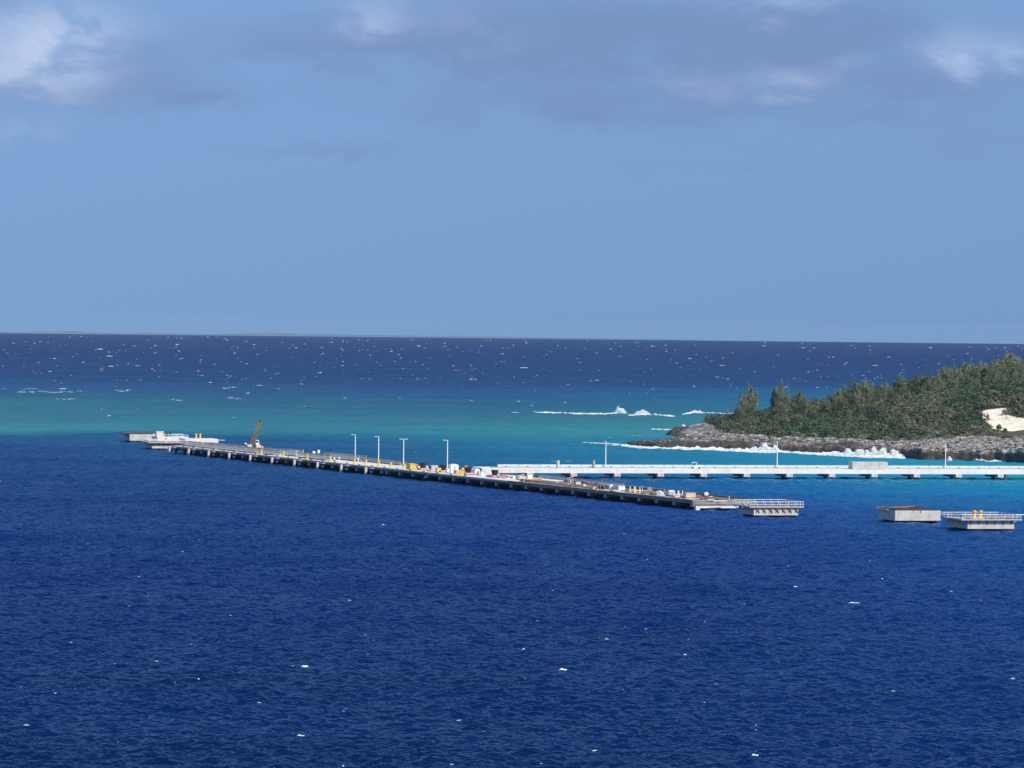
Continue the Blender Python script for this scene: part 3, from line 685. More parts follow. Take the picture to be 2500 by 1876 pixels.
G = 'casuarina trees along the island ridge'
casuarina(1822, 936, 2120, 1, 'lone wispy casuarina at the far left tip of the green island', G, 0.72)
casuarina(1803, 985, 2105, 0, 'low leafy casuarina on the seaward side of the leftmost lone tree', G, 0.75)
casuarina(1905, 926, 2110, 0, 'tall pointed casuarina standing second from the left end of the island', G, 0.72)
casuarina(1940, 950, 2115, 1, 'shorter casuarina leaning against the right side of the second pointed tree', G, 0.85)
casuarina(2035, 950, 2130, 2, 'first casuarina at the left end of the long tree line on the ridge', G, 0.92)
casuarina(2075, 926, 2140, 1, 'feathery casuarina making the first tall peak of the long tree line', G, 0.92)
casuarina(2115, 922, 2145, 3, 'casuarina just right of the first tall peak of the tree line', G, 0.92)
casuarina(2160, 930, 2150, 0, 'slim casuarina in the shallow dip between two clumps of the ridge', G, 1.1)
casuarina(2190, 911, 2155, 2, 'casuarina with swept plumes at the left of the second ridge clump', G, 0.92)
casuarina(2228, 909, 2160, 1, 'broad casuarina in the middle of the second ridge clump', G, 0.92)
casuarina(2268, 907, 2160, 0, 'casuarina closing the second clump before the ridge steps up', G, 1.1)
casuarina(2308, 890, 2165, 3, 'casuarina at the step where the ridge line rises to the high wood', G, 0.92)
casuarina(2345, 879, 2170, 1, 'casuarina left of the middle of the high flat-topped wood', G, 0.92)
casuarina(2388, 878, 2175, 2, 'casuarina right of the middle of the high flat-topped wood', G, 0.92)
casuarina(2418, 882, 2170, 0, 'casuarina tucked against the left side of the tallest tree', G, 1.1)
casuarina(2448, 856, 2180, 1, 'tallest casuarina on the island standing above the sand patch', G, 1.15)
casuarina(2490, 868, 2185, 3, 'high casuarina right of the tallest tree at the picture edge', G, 0.92)
k = 0
for px, top, Y in [(1966,978,2118),(1985,990,2115),(2010,970,2122),(2055,965,2105),(2095,950,2112),(2140,955,2118),(2175,948,2120),(2210,940,2125),(2250,938,2122),(2290,935,2128),(2322,915,2130),(2365,910,2135),(2405,915,2130),(2440,905,2128),(2475,900,2138),(2330,945,2090),(2395,945,2088),(2450,940,2090),(2495,915,2105),(2530,880,2180)]:
    casuarina(px, top, Y, k % 4, 'lower casuarina in the thicket in front of the ridge trees', 'casuarina thicket below the ridge', 1.05); k += 1

for px, top, Y in [(2058,938,2150),(2098,930,2152),(2135,940,2156),(2148,948,2135),(2205,916,2165),(2245,914,2168),(2286,906,2172),(2296,918,2150),(2326,886,2178),(2362,882,2182),(2372,890,2160),(2402,884,2184),(2432,872,2192),(2465,862,2194),(2478,880,2165),(2510,876,2190),(2340,900,2152),(2420,900,2152),(1955,965,2116),(2270,925,2148),(2385,925,2110),(2310,955,2100),(2425,930,2105),(2365,960,2070),(2480,935,2098),(2200,955,2100),(2150,970,2098),(2255,960,2092)]:
    casuarina(px, top, Y, k % 4, 'lower casuarina in the thicket in front of the ridge trees' if top > 895 else 'casuarina filling the ridge line between the taller ones', 'casuarina thicket below the ridge' if top > 895 else 'casuarinas filling the high ridge line', 1.0); k += 1

def shrub(px, py, r, h, label, tint):
    g = None
    for Y in np.arange(1850, 2150, 1.0):
        X = (px-1250)/F*Y; z = float(terrain(np.array([X]), np.array([Y]), False)[0][0])
        if proj(X, Y, z)[1] <= py: g = (X, Y, z); break
    if g is None: return
    mb = MB(); rs = random.Random(px)
    e = thing('shrub', label, 'shrub', g, 0)
    v, f, t = clumps(np.array([[rs.uniform(-.5, .5)*r, rs.uniform(-.5, .5)*r, 0.25*h] for _ in range(7)]), np.full(7, r*0.6), np.full(7, h*0.75), 60, 0.26, np.tile(tint, (7, 1)))
    o = npmesh('foliage', v, f, scrubm, False); colattr(o, 'leaf_tint', t); o.parent = e
    for _ in range(5): mb.tube((0, 0, -0.3), (rs.uniform(-.5, .5)*r, rs.uniform(-.5, .5)*r, h*0.6), 0.06, 0.03, 5)
    mb.build('stem', barkm, e)
shrub(2280, 1068, 2.6, 2.8, 'large grey-leaved shrub at the foot of the scrub above the pale rocks', (1.9, 1.9, 2.2))
shrub(2440, 1052, 1.5, 2.2, 'small round shrub at the lower edge of the sand slope', (0.9, 1.1, 0.9))
shrub(2456, 1055, 1.0, 1.3, 'smaller low shrub right of the round one on the sand', (0.9, 1.1, 0.9))
shrub(1760, 1040, 1.0, 1.9, 'lone sapling on bare rock left of the lone casuarina', (0.9, 1.0, 1.0))

# ------------------------------------------------------------------ the long pier
P0 = ground(1691, 1246)[:2]; P1 = ground(419, 1107)[:2]
a_ = P1-P0; LP = float(np.linalg.norm(a_)); a_ /= LP; b_ = np.array([a_[1], -a_[0]]); RZ = math.atan2(b_[1], b_[0])
DZ = 2.7
zsea = lambda x, y: -(x*x+y*y)/(2*R)
def pw(s, t, z=DZ):
    q = P0+a_*s+b_*t; return (q[0], q[1], z+zsea(q[0], q[1]))
def s_of(px, t=0.0, z=DZ):
    lo, hi = -40, 640
    for _ in range(44):
        m = (lo+hi)/2
        if proj(*pw(m, t, z))[0] > px: lo = m
        else: hi = m
    return m
pier = thing('pier', 'long concrete pier under construction running diagonally across the water', 'pier', (P0[0], P0[1], zsea(*P0)), RZ)
WD = 18.0
m = MB(); S1 = s_of(1240)
m.box(0, WD, S1, LP, 2.32, 2.7); m.build('deck_slab', 'deck', pier)
m = MB(); m.box(0.35, WD-0.3, 0.4, S1-0.02, 2.1, 2.5); m.build('formwork_deck', 'deckdark', pier)
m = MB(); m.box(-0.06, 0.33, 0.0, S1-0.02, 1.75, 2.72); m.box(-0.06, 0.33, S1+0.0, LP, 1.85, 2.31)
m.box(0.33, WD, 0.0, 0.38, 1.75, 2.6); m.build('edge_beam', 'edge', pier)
m = MB(); m.box(WD-0.28, WD, 0.4, S1-0.02, 1.25, 2.9); m.box(WD-0.4, WD, S1, LP, 1.25, 2.3); m.build('back_beam', 'edge', pier)  # hangs low to block the light from the far side under the deck
m = MB(); y = 2.0
while y < S1-6:   # timber shutter boards along the front edge of the unfinished deck
    L = random.uniform(3, 7); z = random.uniform(0.04, 0.14); m.box(0.36, 0.36+random.uniform(0.5, 1.1), y, y+L-0.3, 2.51, 2.62+z); y += L
m.build('edge_shutter', 'beige', pier)
bents = [13.2*k+0.8 for k in range(21)]+[270.0]+[283.2+13.17*j for j in range(19)]
bents[-1] = LP-1.2
proto_b = None
for sb in bents:
    if proto_b is None:
        m = MB(); m.bbox(0.553, 17.6, -0.75, 0.75, 0.95, 2.09, 0.08); cap = m.build('pile_cap', 'edge', pier, loc=(0, sb, 0)); proto_b = cap  # cap darker than its end block: under-deck shade is in the colour
        m = MB(); m.bbox(-0.02, 0.55, -0.95, 0.95, 0.8, 1.745, 0.05); m.build('cap_end', 'concrete2', cap)
        m = MB(); m.tube((0, 0, -4), (0, 0, 0.95), 0.42, n=14); pl = m.build('pile', 'dark', cap, loc=(1.3, 0, 0))
        for tx in (6.2, 11.2, 16.2):
            o = pl.copy(); C.objects.link(o); o.parent = cap; o.location = (tx, 0, 0)
    else:
        o = copy_tree(proto_b, pier); o.location = (0, sb, 0)
# mooring fenders: pink-sided panels with a rubber cone behind
fs = [283.2+26.3*j for j in range(10)]; pf = None
for j, sf in enumerate(fs):
    if pf is None:
        m = MB(); m.bbox(-1.22, -0.62, -0.6, 0.6, -0.35, 2.35, 0.05); fe = m.build('fender', 'pinkp', pier, loc=(0, sf, 0)); pf = fe
        m = MB(); m.box(-1.30, -1.223, -0.58, 0.58, -0.3, 2.3); m.build('facing', 'white', fe)
        m = MB(); m.tube((-0.615, 0, 1.4), (-0.07, 0, 1.4), 0.65, 0.8, n=14); m.build('rubber_cone', 'rubber', fe)
        m = MB(); m.box(-0.95, -0.08, -6.5, -2.2, 2.0, 2.2); m.build('access_ledge', 'concrete', fe)
        m = MB(); m.tube((-0.4, -3.6, 1.0), (0.09, -3.6, 1.0), 0.42, n=14); m.build('pipe_end', 'white', fe)
    else:
        o = copy_tree(pf, pier); o.location = (0, min(sf, LP-0.6), 0)
m = MB()
for sf in np.arange(S1+40, LP, 13.2): m.bbox(0.1, 0.7, sf, sf+0.7, 2.702, 3.0, 0.08)
m.build('edge_cleat', 'dark', pier)

def onpier(px, t, z=DZ):
    return pw(s_of(px, t, z), t, z)
def deckz(px): return DZ if px < 1236 else 2.5

# lamps
def lampmast(name, label, loc, rz, h, arms, group):
    r = thing(name, label, 'street lamp', loc, rz, group)
    m = MB(); m.tube((0, 0, 0.35), (0, 0, h), 0.17, 0.13, n=10); m.build('pole', 'white', r)
    m = MB(); m.lathe([(0.34, 0), (0.34, 0.06), (0.22, 0.1), (0.22, 0.36)], 12); m.build('base', 'galv', r)
    for sg in arms:
        m = MB(); m.tube((sg*0.1, 0, h-0.15), (sg*0.75, 0, h-0.05), 0.06, n=8); ar = m.build('arm', 'white', r)
        m = MB(); m.bbox(min(sg*0.65, sg*1.35), max(sg*0.65, sg*1.35), -0.16, 0.16, h-0.13, h+0.02, 0.03); m.build('lamp_head', 'white', r)
    return r
GL = 'tall white lamp posts on the long pier'
for px, top, arms, lb in ((867,1061.5,(-1,),'tall white lamp post nearest the lattice gangways on the pier'),(924,1066,(-1,),'white lamp post with one arm behind a yellow bollard, between its two neighbours'),
                          (985,1072,(-1, 1),'white lamp post carrying two arms on the long pier'),(1092,1075,(-1,),'white lamp post standing left of the small white arched shed')):
    q = onpier(px, 12.5); zt = H-((top-(827+(px-1250)*0.0105))/F+DIP)*q[1]
    lampmast('lamp_post', lb, q, 0, zt-q[2], arms, GL)

# bollards
m = MB(); m.lathe([(0.62, 0), (0.62, 0.09), (0.40, 0.16), (0.31, 0.35), (0.29, 1.05), (0.44, 1.2), (0.46, 1.48), (0.36, 1.6), (0.1, 1.64)], 16)
bol_me = m.build('tmp', 'yellow', smooth=False).data; bpy.data.objects.remove(bpy.data.objects['tmp'])
bolbase = MB(); bolbase.bbox(-0.75, 0.75, -0.75, 0.75, -0.002, 0.10, 0.03); bb_me = bolbase.build('tmp', 'concrete').data; bpy.data.objects.remove(bpy.data.objects['tmp'])
def bollard(loc, rz, label, group, s=1.0):
    r = thing('mooring_bollard', label, 'bollard', loc, rz, group); r.scale = (s, s, s)
    for nm, me, z in (('plinth', bb_me, 0), ('post', bol_me, 0.1)):
        o = bpy.data.objects.new(nm, me); C.objects.link(o); o.parent = r; o.location = (0, 0, z)
    return r
GB = 'yellow mooring bollards along the pier edge'
for px, lb in ((638,'yellow mooring bollard on the pier edge just right below the brown crane'),(692,'yellow bollard in front of the tallest white-ended gangway, left of its end'),
               (750,'yellow bollard next after the right end of the tall white-ended gangway'),(806,'yellow bollard left of the small orange and white cone'),
               (865,'yellow bollard in front of the lamp post nearest the gangways'),(893,'yellow bollard midway between the first and second white lamp posts'),
               (924,'yellow bollard right in front of the second white lamp post'),(954,'yellow bollard midway between the second lamp post and the two-armed one'),
               (986,'yellow bollard in front of the two-armed white lamp post')):
    bollard(onpier(px, 1.4), RZ, lb, GB, 1.05)
bollard(onpier(1018, 4.5), RZ, 'yellow bollard standing just right of the bright yellow crate', 'yellow gear stored on the pier')
bollard(onpier(1129, 4.2), RZ, 'tall yellow bollard between the orange box and a black rubber cone', 'yellow gear stored on the pier', 1.2)

# gangway trusses
def truss(px0, px1, t, h, wd, label, white_end=False):
    s0, s1 = s_of(px1, t), s_of(px0, t); L = s1-s0; n = max(4, round(L/1.9)); loc = pw(s0, t)
    r = thing('lattice_gangway', label, 'gangway', (loc[0], loc[1], loc[2]+0.25), RZ, 'aluminium lattice gangways stored on the pier')
    for sx_ in (-wd/2, wd/2):
        m = MB(); 
        for z in (0.08, h): m.tube((sx_, 0, z), (sx_, L, z), 0.11, n=6)
        m.tube((sx_, 0, h*0.5), (sx_, L, h*0.5), 0.04, n=5)
        for k in range(n+1):
            y = L*k/n; m.tube((sx_, y, 0.08), (sx_, y, h), 0.10, n=6)
            if k < n: m.tube((sx_, y, 0.08), (sx_, y+L/n, h), 0.085, n=6)
        m.build('side_truss', 'alu', r)
    m = MB()
    for k in range(n+1): m.box(-wd/2, wd/2, L*k/n-0.06, L*k/n+0.06, 0.0, 0.1)
    m.box(-wd/2+0.1, wd/2-0.1, 0, L, 0.1, 0.16); m.build('walkway', 'alu', r)
    m = MB()
    for y in (1.0, L-1.4): m.box(-wd/2-0.2, wd/2+0.2, y, y+0.3, -0.25, -0.002)
    m.build('support_block', 'timber', r)
    if white_end:
        m = MB(); m.box(-wd/2-0.1, -wd/2-0.02, -0.4, 0.0, 0, h+0.1); m.box(wd/2, wd/2+0.1, -0.4, 0.0, 0, h+0.1); m.box(-wd/2-0.1, wd/2+0.1, -2.5, 0, -0.1, 0.08)
        m.box(-wd/2-0.1, -wd/2-0.02, -2.5, -2.2, 0.08, h+0.1); m.build('end_frame', 'white', r)
truss(453,487,4.2,1.55,2.2,'lattice gangway at the far left end of the front row on the pier')
truss(490,533,4.2,1.55,2.2,'second lattice gangway from the left in the front row')
truss(538,585,4.2,1.6,2.2,'third lattice gangway from the left in the front row')
truss(589,632,4.2,1.6,2.2,'front row lattice gangway directly below the brown crane')
truss(640,676,4.2,1.6,2.2,'front row lattice gangway just right of the crane behind a yellow bollard')
truss(505,602,12.0,1.1,2.0,'long low lattice gangway in the back row left of the crane')
truss(643,694,12.5,1.2,2.0,'low lattice gangway in the back row right of the crane')
truss(697,731,8.0,2.0,2.4,'tall lattice gangway with a white end frame',True)
truss(735,801,4.6,1.55,2.2,'long lattice gangway in front between the tall one and the orange cone')
truss(798,886,12.5,1.7,2.4,'long high lattice gangway in the back ending at the first lamp post',False)
truss(891,984,14.0,0.9,2.0,'long low lattice gangway behind the first three lamp posts')

# crane
q = onpier(619, 9.5); r = thing('crane', 'rusty brown lattice boom crane standing among the gangways on the pier', 'crane', q, 0)
m = MB()
for sy in (-1.5, 1.5): m.bbox(-2.4, 2.4, sy-0.4, sy+0.4, 0.0, 0.8, 0.15)
m.build('crawler_track', 'rust', r)
m = MB(); m.lathe([(1.1, 0.8), (1.1, 1.05)], 18); m.bbox(-2.3, 2.5, -1.3, 1.3, 1.05, 1.5, 0.08); m.build('turntable', 'rust', r)
m = MB(); m.bbox(-2.1, -0.6, -1.2, 1.2, 1.5, 2.5, 0.12); m.bbox(0.9, 2.4, -1.2, 1.2, 1.5, 2.5, 0.12); m.build('engine_housing', 'tan', r)
m = MB(); m.bbox(0.75, 1.9, -1.25, 0.1, 2.5, 4.1, 0.1); cb = m.build('cab', 'white', r)
m = MB(); m.box(0.87, 1.78, -1.262, -1.24, 3.2, 3.9); m.box(0.74, 0.765, -1.1, 0.0, 3.2, 3.9); m.build('window', 'glass', cb)
m = MB(); m.bbox(2.4, 3.4, -1.2, 1.2, 0.9, 1.9, 0.1); m.build('counterweight', 'tan', r)
m = MB(); m.bbox(-3.2, -2.4, -0.9, 0.9, 2.7, 3.0, 0.05); m.tube((-2.2, 0, 2.3), (-2.8, 0, 2.7), 0.1); m.build('winch_platform', 'white', r)
m = MB(); A = Vector((-0.9, 0, 1.9)); B = Vector((2.25, 0, 10.6)); ax_ = (B-A).normalized(); sv = ax_.cross(Vector((0, 1, 0))).normalized()
def bp(u, i, j):
    wd = 1.25*(1-0.45*u)*(0.55+0.45*min(1, u*6)); return A+(B-A)*u+sv*i*wd*0.62+Vector((0, 1, 0))*j*wd*0.6
nseg = 11
for i, j in ((-1, -1), (1, -1), (1, 1), (-1, 1)):
    for k in range(nseg): m.tube(bp(k/nseg, i, j), bp((k+1)/nseg, i, j), 0.15, n=6)
for k in range(nseg):
    for (i, j), (i2, j2) in (((-1, -1), (1, -1)), ((1, -1), (1, 1)), ((1, 1), (-1, 1)), ((-1, 1), (-1, -1))):
        m.tube(bp(k/nseg, i, j), bp((k+1)/nseg, i2, j2), 0.085, n=5); m.tube(bp((k+1)/nseg, i, j), bp((k+1)/nseg, i2, j2), 0.07, n=5)
m.build('boom', 'rust', r)
m = MB(); m.bbox(1.9, 2.9, -0.5, 0.5, 10.4, 11.1, 0.1); m.tube((2.3, -0.5, 10.9), (2.3, 0.5, 10.9), 0.45, n=14); m.build('boom_head', 'rust', r)
m = MB(); m.tube((2.6, 0, 10.4), (1.1, 0, 3.9), 0.04, n=5); m.tube((-1.9, 0, 2.5), (2.2, 0.3, 10.9), 0.035, n=5); m.tube((-0.2, 0, 4.0), (-1.5, 0, 2.4), 0.09, n=6); m.build('cable', 'dark', r)

# ---- gear on the deck
def box_thing(name, cat, label, px, t, sx_, sy_, sz, material, group=None, dz=0.0, lid=None, rz=None):
    z = deckz(px); q = onpier(px, t, z); r = thing(name, label, cat, (q[0], q[1], q[2]+dz), (RZ if rz is None else rz), group)
    m = MB(); m.bbox(-sx_/2, sx_/2, -sy_/2, sy_/2, 0.12, sz, 0.06)
    m.build('body', material, r)
    for ya in (-sy_/2+0.1, sy_/2-0.25): m = MB(); m.box(-sx_/2+0.05, sx_/2-0.05, ya, ya+0.15, 0, 0.118); m.build('runner', 'brown', r)
    if lid:
        m = MB(); m.box(-sx_/2-0.06, sx_/2+0.06, -sy_/2-0.06, sy_/2+0.06, sz+0.003, sz+0.12); m.build('lid', lid, r)
    return r
GC = 'black rubber fender cones on red pallets'
for px, t, lb in ((1032,6.0,'black rubber cone on the red pallet left of all its likes'),(1082,6.0,'black rubber cone at the foot of the lamp post beside the arched shed'),
                  (1143,6.0,'black rubber cone below the stacked brown boards'),(1208,6.0,'black rubber cone in front of the left start of the trestle')):
    z = deckz(px); q = onpier(px, t, z); r = thing('rubber_cone', lb, 'fender', (q[0], q[1], q[2]+0.62), RZ, GC)
    m = MB(); m.lathe([(0.72, 0), (0.80, 0.25), (1.12, 1.5)], 20); m.build('cone', 'rubber', r, smooth=False)
    m = MB(); m.lathe([(1.2, 1.503), (1.2, 1.62), (0.6, 1.62)], 20); m.build('rim', 'rubber', r)
    r = thing('pallet', lb.replace('black rubber cone', 'red panel under the cone', 1), 'pallet', q, RZ, 'red panels under the rubber cones')
    m = MB(); m.bbox(-1.5, 1.5, -2.4, 2.4, 0.2, 0.6, 0.05); m.build('panel', 'pink', r)
    m = MB(); m.box(-1.3, 1.3, -2.0, -1.6, 0, 0.197); m.box(-1.3, 1.3, 1.6, 2.0, 0, 0.197); m.build('bearer', 'red', r)
box_thing('crate', 'crate', 'bright yellow steel crate at the left start of the stored gear', 1003, 4.2, 1.8, 4.4, 1.75, 'yellow', lid='yellow')
box_thing('crate', 'crate', 'small yellow crate right in front of the long grey container', 1070, 4.5, 1.3, 1.9, 1.3, 'yellow')
box_thing('crate', 'crate', 'orange crate between the white cubes and the tall yellow bollard', 1116, 5.0, 1.5, 2.4, 1.15, 'orange')
box_thing('container', 'container', 'long low grey container between two black cones', 1058, 11.5, 2.2, 2.6, 1.3, 'galv')
box_thing('crate', 'crate', 'pale crate directly right of the leftmost black cone', 1043, 9.5, 1.1, 1.3, 1.1, 'concrete')
q = onpier(1049, 9.0); r = thing('drum', 'black drum upright between the pale crate and grey container', 'drum', q); m = MB(); m.lathe([(0.42, 0), (0.42, 1.25), (0.36, 1.28)], 14); m.build('shell', 'rubber', r); m = MB(); m.lathe([(0.44, 1.284), (0.44, 1.34)], 14); m.build('lid', 'rubber', r)
box_thing('crate', 'crate', 'white cube crate nearest the lamp post foot', 1094, 4.0, 1.1, 1.3, 1.25, 'white', lid='white')
box_thing('crate', 'crate', 'white cube crate beside the orange crate', 1103, 4.4, 1.0, 1.2, 1.15, 'white', lid='white')
box_thing('slab', 'slab', 'flat pale slab lying before the long grey container', 1052, 4.0, 1.4, 4.5, 0.45, 'concrete')
# arched shed
q = onpier(1107, 12.5); r = thing('shed', 'small white shed with an arched roof on the pier', 'shed', q, RZ)
m = MB(); m.box(-1.25, 1.25, -1.2, 1.2, 0.02, 1.55); wl_ = m.build('wall', 'white', r); m = MB(); m.box(-0.35, 0.35, -1.225, -1.203, 0.05, 1.35); m.build('door', 'galv', wl_)
m = MB(); pr = [(-1.42, 1.5), (-1.3, 1.75), (-0.8, 2.1), (0, 2.25), (0.8, 2.1), (1.3, 1.75), (1.42, 1.5)]
nn = len(pr); m.add([(x, -1.35, z) for x, z in pr]+[(x, 1.35, z) for x, z in pr], [tuple(range(nn)), tuple(range(2*nn-1, nn-1, -1))]+[(i, i+nn, (i+1)+nn, i+1) for i in range(nn-1)]+[(0, nn-1, 2*nn-1, nn)]); m.build('roof', 'white', r)
r = box_thing('board_stack', 'boards', 'brown board stack in two tiers behind a black cone', 1137, 14.0, 1.1, 1.1, 1.0, 'brown'); m = MB(); m.bbox(-0.5, 0.5, -0.5, 0.5, 1.003, 2.0, 0.04); m.build('upper_tier', 'brown', r)
# white tank and bags right of third cone
q = onpier(1160, 9); r = thing('tank', 'white horizontal tank lying right of the third black cone', 'tank', q, RZ)
m = MB(); m.tube((0, -2.2, 1.0), (0, 2.2, 1.0), 0.85, n=18); m.build('shell', 'white', r, smooth=False); m = MB(); m.box(-0.8, 0.8, -1.5, -1.1, 0, 0.4); m.box(-0.8, 0.8, 1.1, 1.5, 0, 0.4); m.build('saddle', 'galv', r)
box_thing('cabinet', 'cabinet', 'grey and white equipment cabinet right of the white tank', 1172, 7.5, 1.6, 1.8, 1.25, 'galv')
q = onpier(1176, 6.6); r = thing('drum', 'white drum standing before the grey equipment cabinet', 'drum', q); m = MB(); m.lathe([(0.5, 0), (0.5, 1.1), (0.44, 1.14)], 14); m.build('shell', 'white', r); m = MB(); m.lathe([(0.52, 1.143), (0.52, 1.2)], 14); m.build('lid', 'galv', r)
q = onpier(1184, 15.5); r = thing('buoy', 'round white buoy on a short stand behind the cabinet', 'buoy', q); m = MB(); m.lathe([(0.05, 1.0), (0.3, 1.08), (0.45, 1.35), (0.45, 1.5), (0.3, 1.78), (0.05, 1.85)], 14); m.build('float', 'white', r, smooth=True); m = MB(); m.tube((0, 0, 0), (0, 0, 1.02), 0.12); m.build('stand', 'galv', r)
box_thing('slab', 'slab', 'white flat slab lying left of the rightmost black cone', 1197, 5.5, 1.6, 3.2, 0.7, 'tarp')
# cluttered yard between 1215 and 1320
def pipes(px, t, n, L, rad, material, label, across=False):
    z = deckz(px); q = onpier(px, t, z); r = thing('pipe_bundle', label, 'pipes', q, RZ+(math.pi/2 if across else 0.0))
    for k in range(n):
        m = MB(); m.tube((k*rad*2.1-n*rad, -L/2+random.uniform(-.3, .3), rad+0.12+(0.0 if k % 2 else rad*0.8)), (k*rad*2.1-n*rad, L/2+random.uniform(-.3, .3), rad+0.12+(0.0 if k % 2 else rad*0.8)), rad, n=8); m.build('pipe', material, r)
    m = MB(); m.box(-n*rad-.1, n*rad+.2, -L/3, -L/3+.15, 0, 0.118); m.box(-n*rad-.1, n*rad+.2, L/3, L/3+.15, 0, 0.118); m.build('bearer', 'timber', r)
pipes(1222, 7, 5, 3.6, 0.17, 'pink', 'bundle of pinkish pipes right of the rightmost black cone')
pipes(1236, 5, 4, 3.2, 0.15, 'white', 'bundle of white pipes in the cluttered middle of the pier')
box_thing('crate', 'crate', 'red-stained low crate in the cluttered middle of the pier', 1228, 9, 1.6, 1.6, 0.9, 'red')
box_thing('crate', 'crate', 'pale pink crate next to the white pipe bundle', 1242, 8, 1.1, 1.5, 0.95, 'pink')
box_thing('slab', 'slab', 'white slab propped left of the curved pipe', 1254, 9, 1.3, 2.4, 0.9, 'tarp')
box_thing('crate', 'crate', 'open-looking pale frame crate left of the curved pipe', 1266, 10, 1.1, 1.4, 1.3, 'concrete2')
q = onpier(1276, 7, 2.5); r = thing('bent_pipe', 'curved white pipe arching up from the cluttered deck', 'pipe', q, 0); m = MB()
m.path([(-0.8, 0, 0.1), (-0.7, 0, 1.3), (-0.3, 0, 1.75), (0.3, 0, 1.7), (0.6, 0, 1.4)], 0.12); m.build('elbow', 'white', r); m = MB(); m.lathe([(0.35, 0.0), (0.35, 0.12)], 12, (-0.8, 0, 0)); m.build('flange', 'galv', r)
box_thing('crate', 'crate', 'dark red crate below the curved white pipe', 1279, 4.5, 1.3, 2.0, 0.8, 'red')
box_thing('crate', 'crate', 'white crate standing left of the wooden skip', 1292, 12, 1.4, 1.5, 1.35, 'white')
box_thing('slab', 'slab', 'small pink slab before the wooden skip', 1286, 5.5, 1.0, 1.6, 0.55, 'pink')
q = onpier(1306, 6.5, 2.5); r = thing('skip', 'orange-brown open skip with one raised end on the pier', 'skip', q, math.radians(8))
m = MB(); m.add([(-1.6, -1, 0), (1.6, -1, 0), (1.6, 1, 0), (-1.6, 1, 0), (-1.8, -1.1, 0.85), (1.7, -1.1, 1.45), (1.7, 1.1, 1.45), (-1.8, 1.1, 0.85)], [(3, 2, 1, 0), (0, 1, 5, 4), (1, 2, 6, 5), (2, 3, 7, 6), (3, 0, 4, 7)]); m.build('tub', 'timber', r)
m = MB(); m.box(-1.85, 1.75, -1.2, -1.1, 0.72, 0.82); m.box(1.7, 1.85, -1.2, 1.2, 0.0, 1.55); m.build('rim', 'beige', r)
# timber beams
for i, (pa, pb, t, lb) in enumerate(((1262,1388,5.0,'longest tan timber beam lying along the pier before the skip'),(1300,1360,8.5,'tan timber beam behind the longest one'),(1330,1398,2.4,'tan timber beam closest to the front pier edge'),(1362,1425,6.4,'pale timber beam below the leaning shade frame'),(1428,1452,5.0,'short pale beam left of the open steel frame'),(1395,1450,2.6,'pale beam along the pier edge below the cream crate'))):
    s0, s1 = s_of(pb, t, 2.5), s_of(pa, t, 2.5); q = pw(s0, t, 2.5); r = thing('timber_beam', lb, 'beam', q, RZ, 'timber beams on the pier')
    m = MB(); m.box(-0.22, 0.22, 0, s1-s0, 0.18, 0.62); m.build('beam', 'timber' if i % 2 == 0 else 'beige', r)
    m = MB(); m.box(-0.4, 0.4, 2, 2.2, 0, 0.178); m.box(-0.4, 0.4, s1-s0-2.2, s1-s0-2, 0, 0.178); m.build('bearer', 'brown', r)
q = onpier(1393, 9, 2.5); r = thing('shade_frame', 'leaning pale shade frame with pink cloth by the back rail', 'shade', q, 0)
m = MB(); m.tube((-0.7, 0, 0), (-0.7, 0, 1.9), 0.07); m.tube((0.7, 0, 0), (0.7, 0, 2.3), 0.09); m.build('post', 'galv', r); m = MB(); m.add([(-1, -.6, 1.9), (0.8, -.6, 2.45), (0.8, .6, 2.45), (-1, .6, 1.9), (-1, -.6, 1.8), (0.8, -.6, 2.35), (0.8, .6, 2.35), (-1, .6, 1.8)], [(0, 1, 2, 3), (7, 6, 5, 4), (0, 4, 5, 1), (1, 5, 6, 2), (2, 6, 7, 3), (3, 7, 4, 0)]); m.build('canopy', 'white', r)
m = MB(); m.bbox(-0.35, 0.35, -0.25, 0.25, 0.5, 1.6, 0.1); m.build('cloth', 'pink', r)
box_thing('crate', 'crate', 'cream crate standing right of the shade frame', 1410, 7, 1.5, 1.7, 1.25, 'beige')
box_thing('pedestal', 'pedestal', 'short cream pedestal at the front end of a pale beam', 1426, 3.5, 0.9, 1.0, 1.15, 'beige')
pipes(1440, 8, 4, 9.0, 0.12, 'beige', 'long thin pale rods on the dark deck right of the cream crate')
pipes(1455, 12, 3, 7.0, 0.12, 'rust', 'rusty rods in front of the back rail')
# open frame and white crates
q = onpier(1475, 6, 2.5); r = thing('storage_cage', 'open grey steel cage with dark inside beside the white crates', 'frame', q, RZ)
m = MB()
for x in (-1.1, 1.1):
    for y in (-3.2, 0, 3.2): m.tube((x, y, 0), (x, y, 1.4), 0.07, n=6)
    for z in (0.1, 1.4): m.tube((x, -3.2, z), (x, 3.2, z), 0.07, n=6)
for y in (-3.2, 3.2):
    for z in (0.1, 1.4): m.tube((-1.1, y, z), (1.1, y, z), 0.07, n=6)
m.build('cage', 'galv', r); m = MB(); m.bbox(-0.8, 0.8, -2.6, 2.4, 0.1, 0.9, 0.1); m.build('load', 'dark', r)
box_thing('crate', 'crate', 'white crate touching the right end of the grey steel cage', 1492, 6, 1.3, 1.4, 1.5, 'white')
box_thing('crate', 'crate', 'wider pale grey and white crate right of the cage', 1511, 7, 2.0, 4.6, 1.35, 'white', lid='galv')
q = onpier(1512, 1.6, 2.5); r = thing('ramp', 'pale sloping ramp plate on the front edge below the white crates', 'ramp', q, RZ); m = MB()
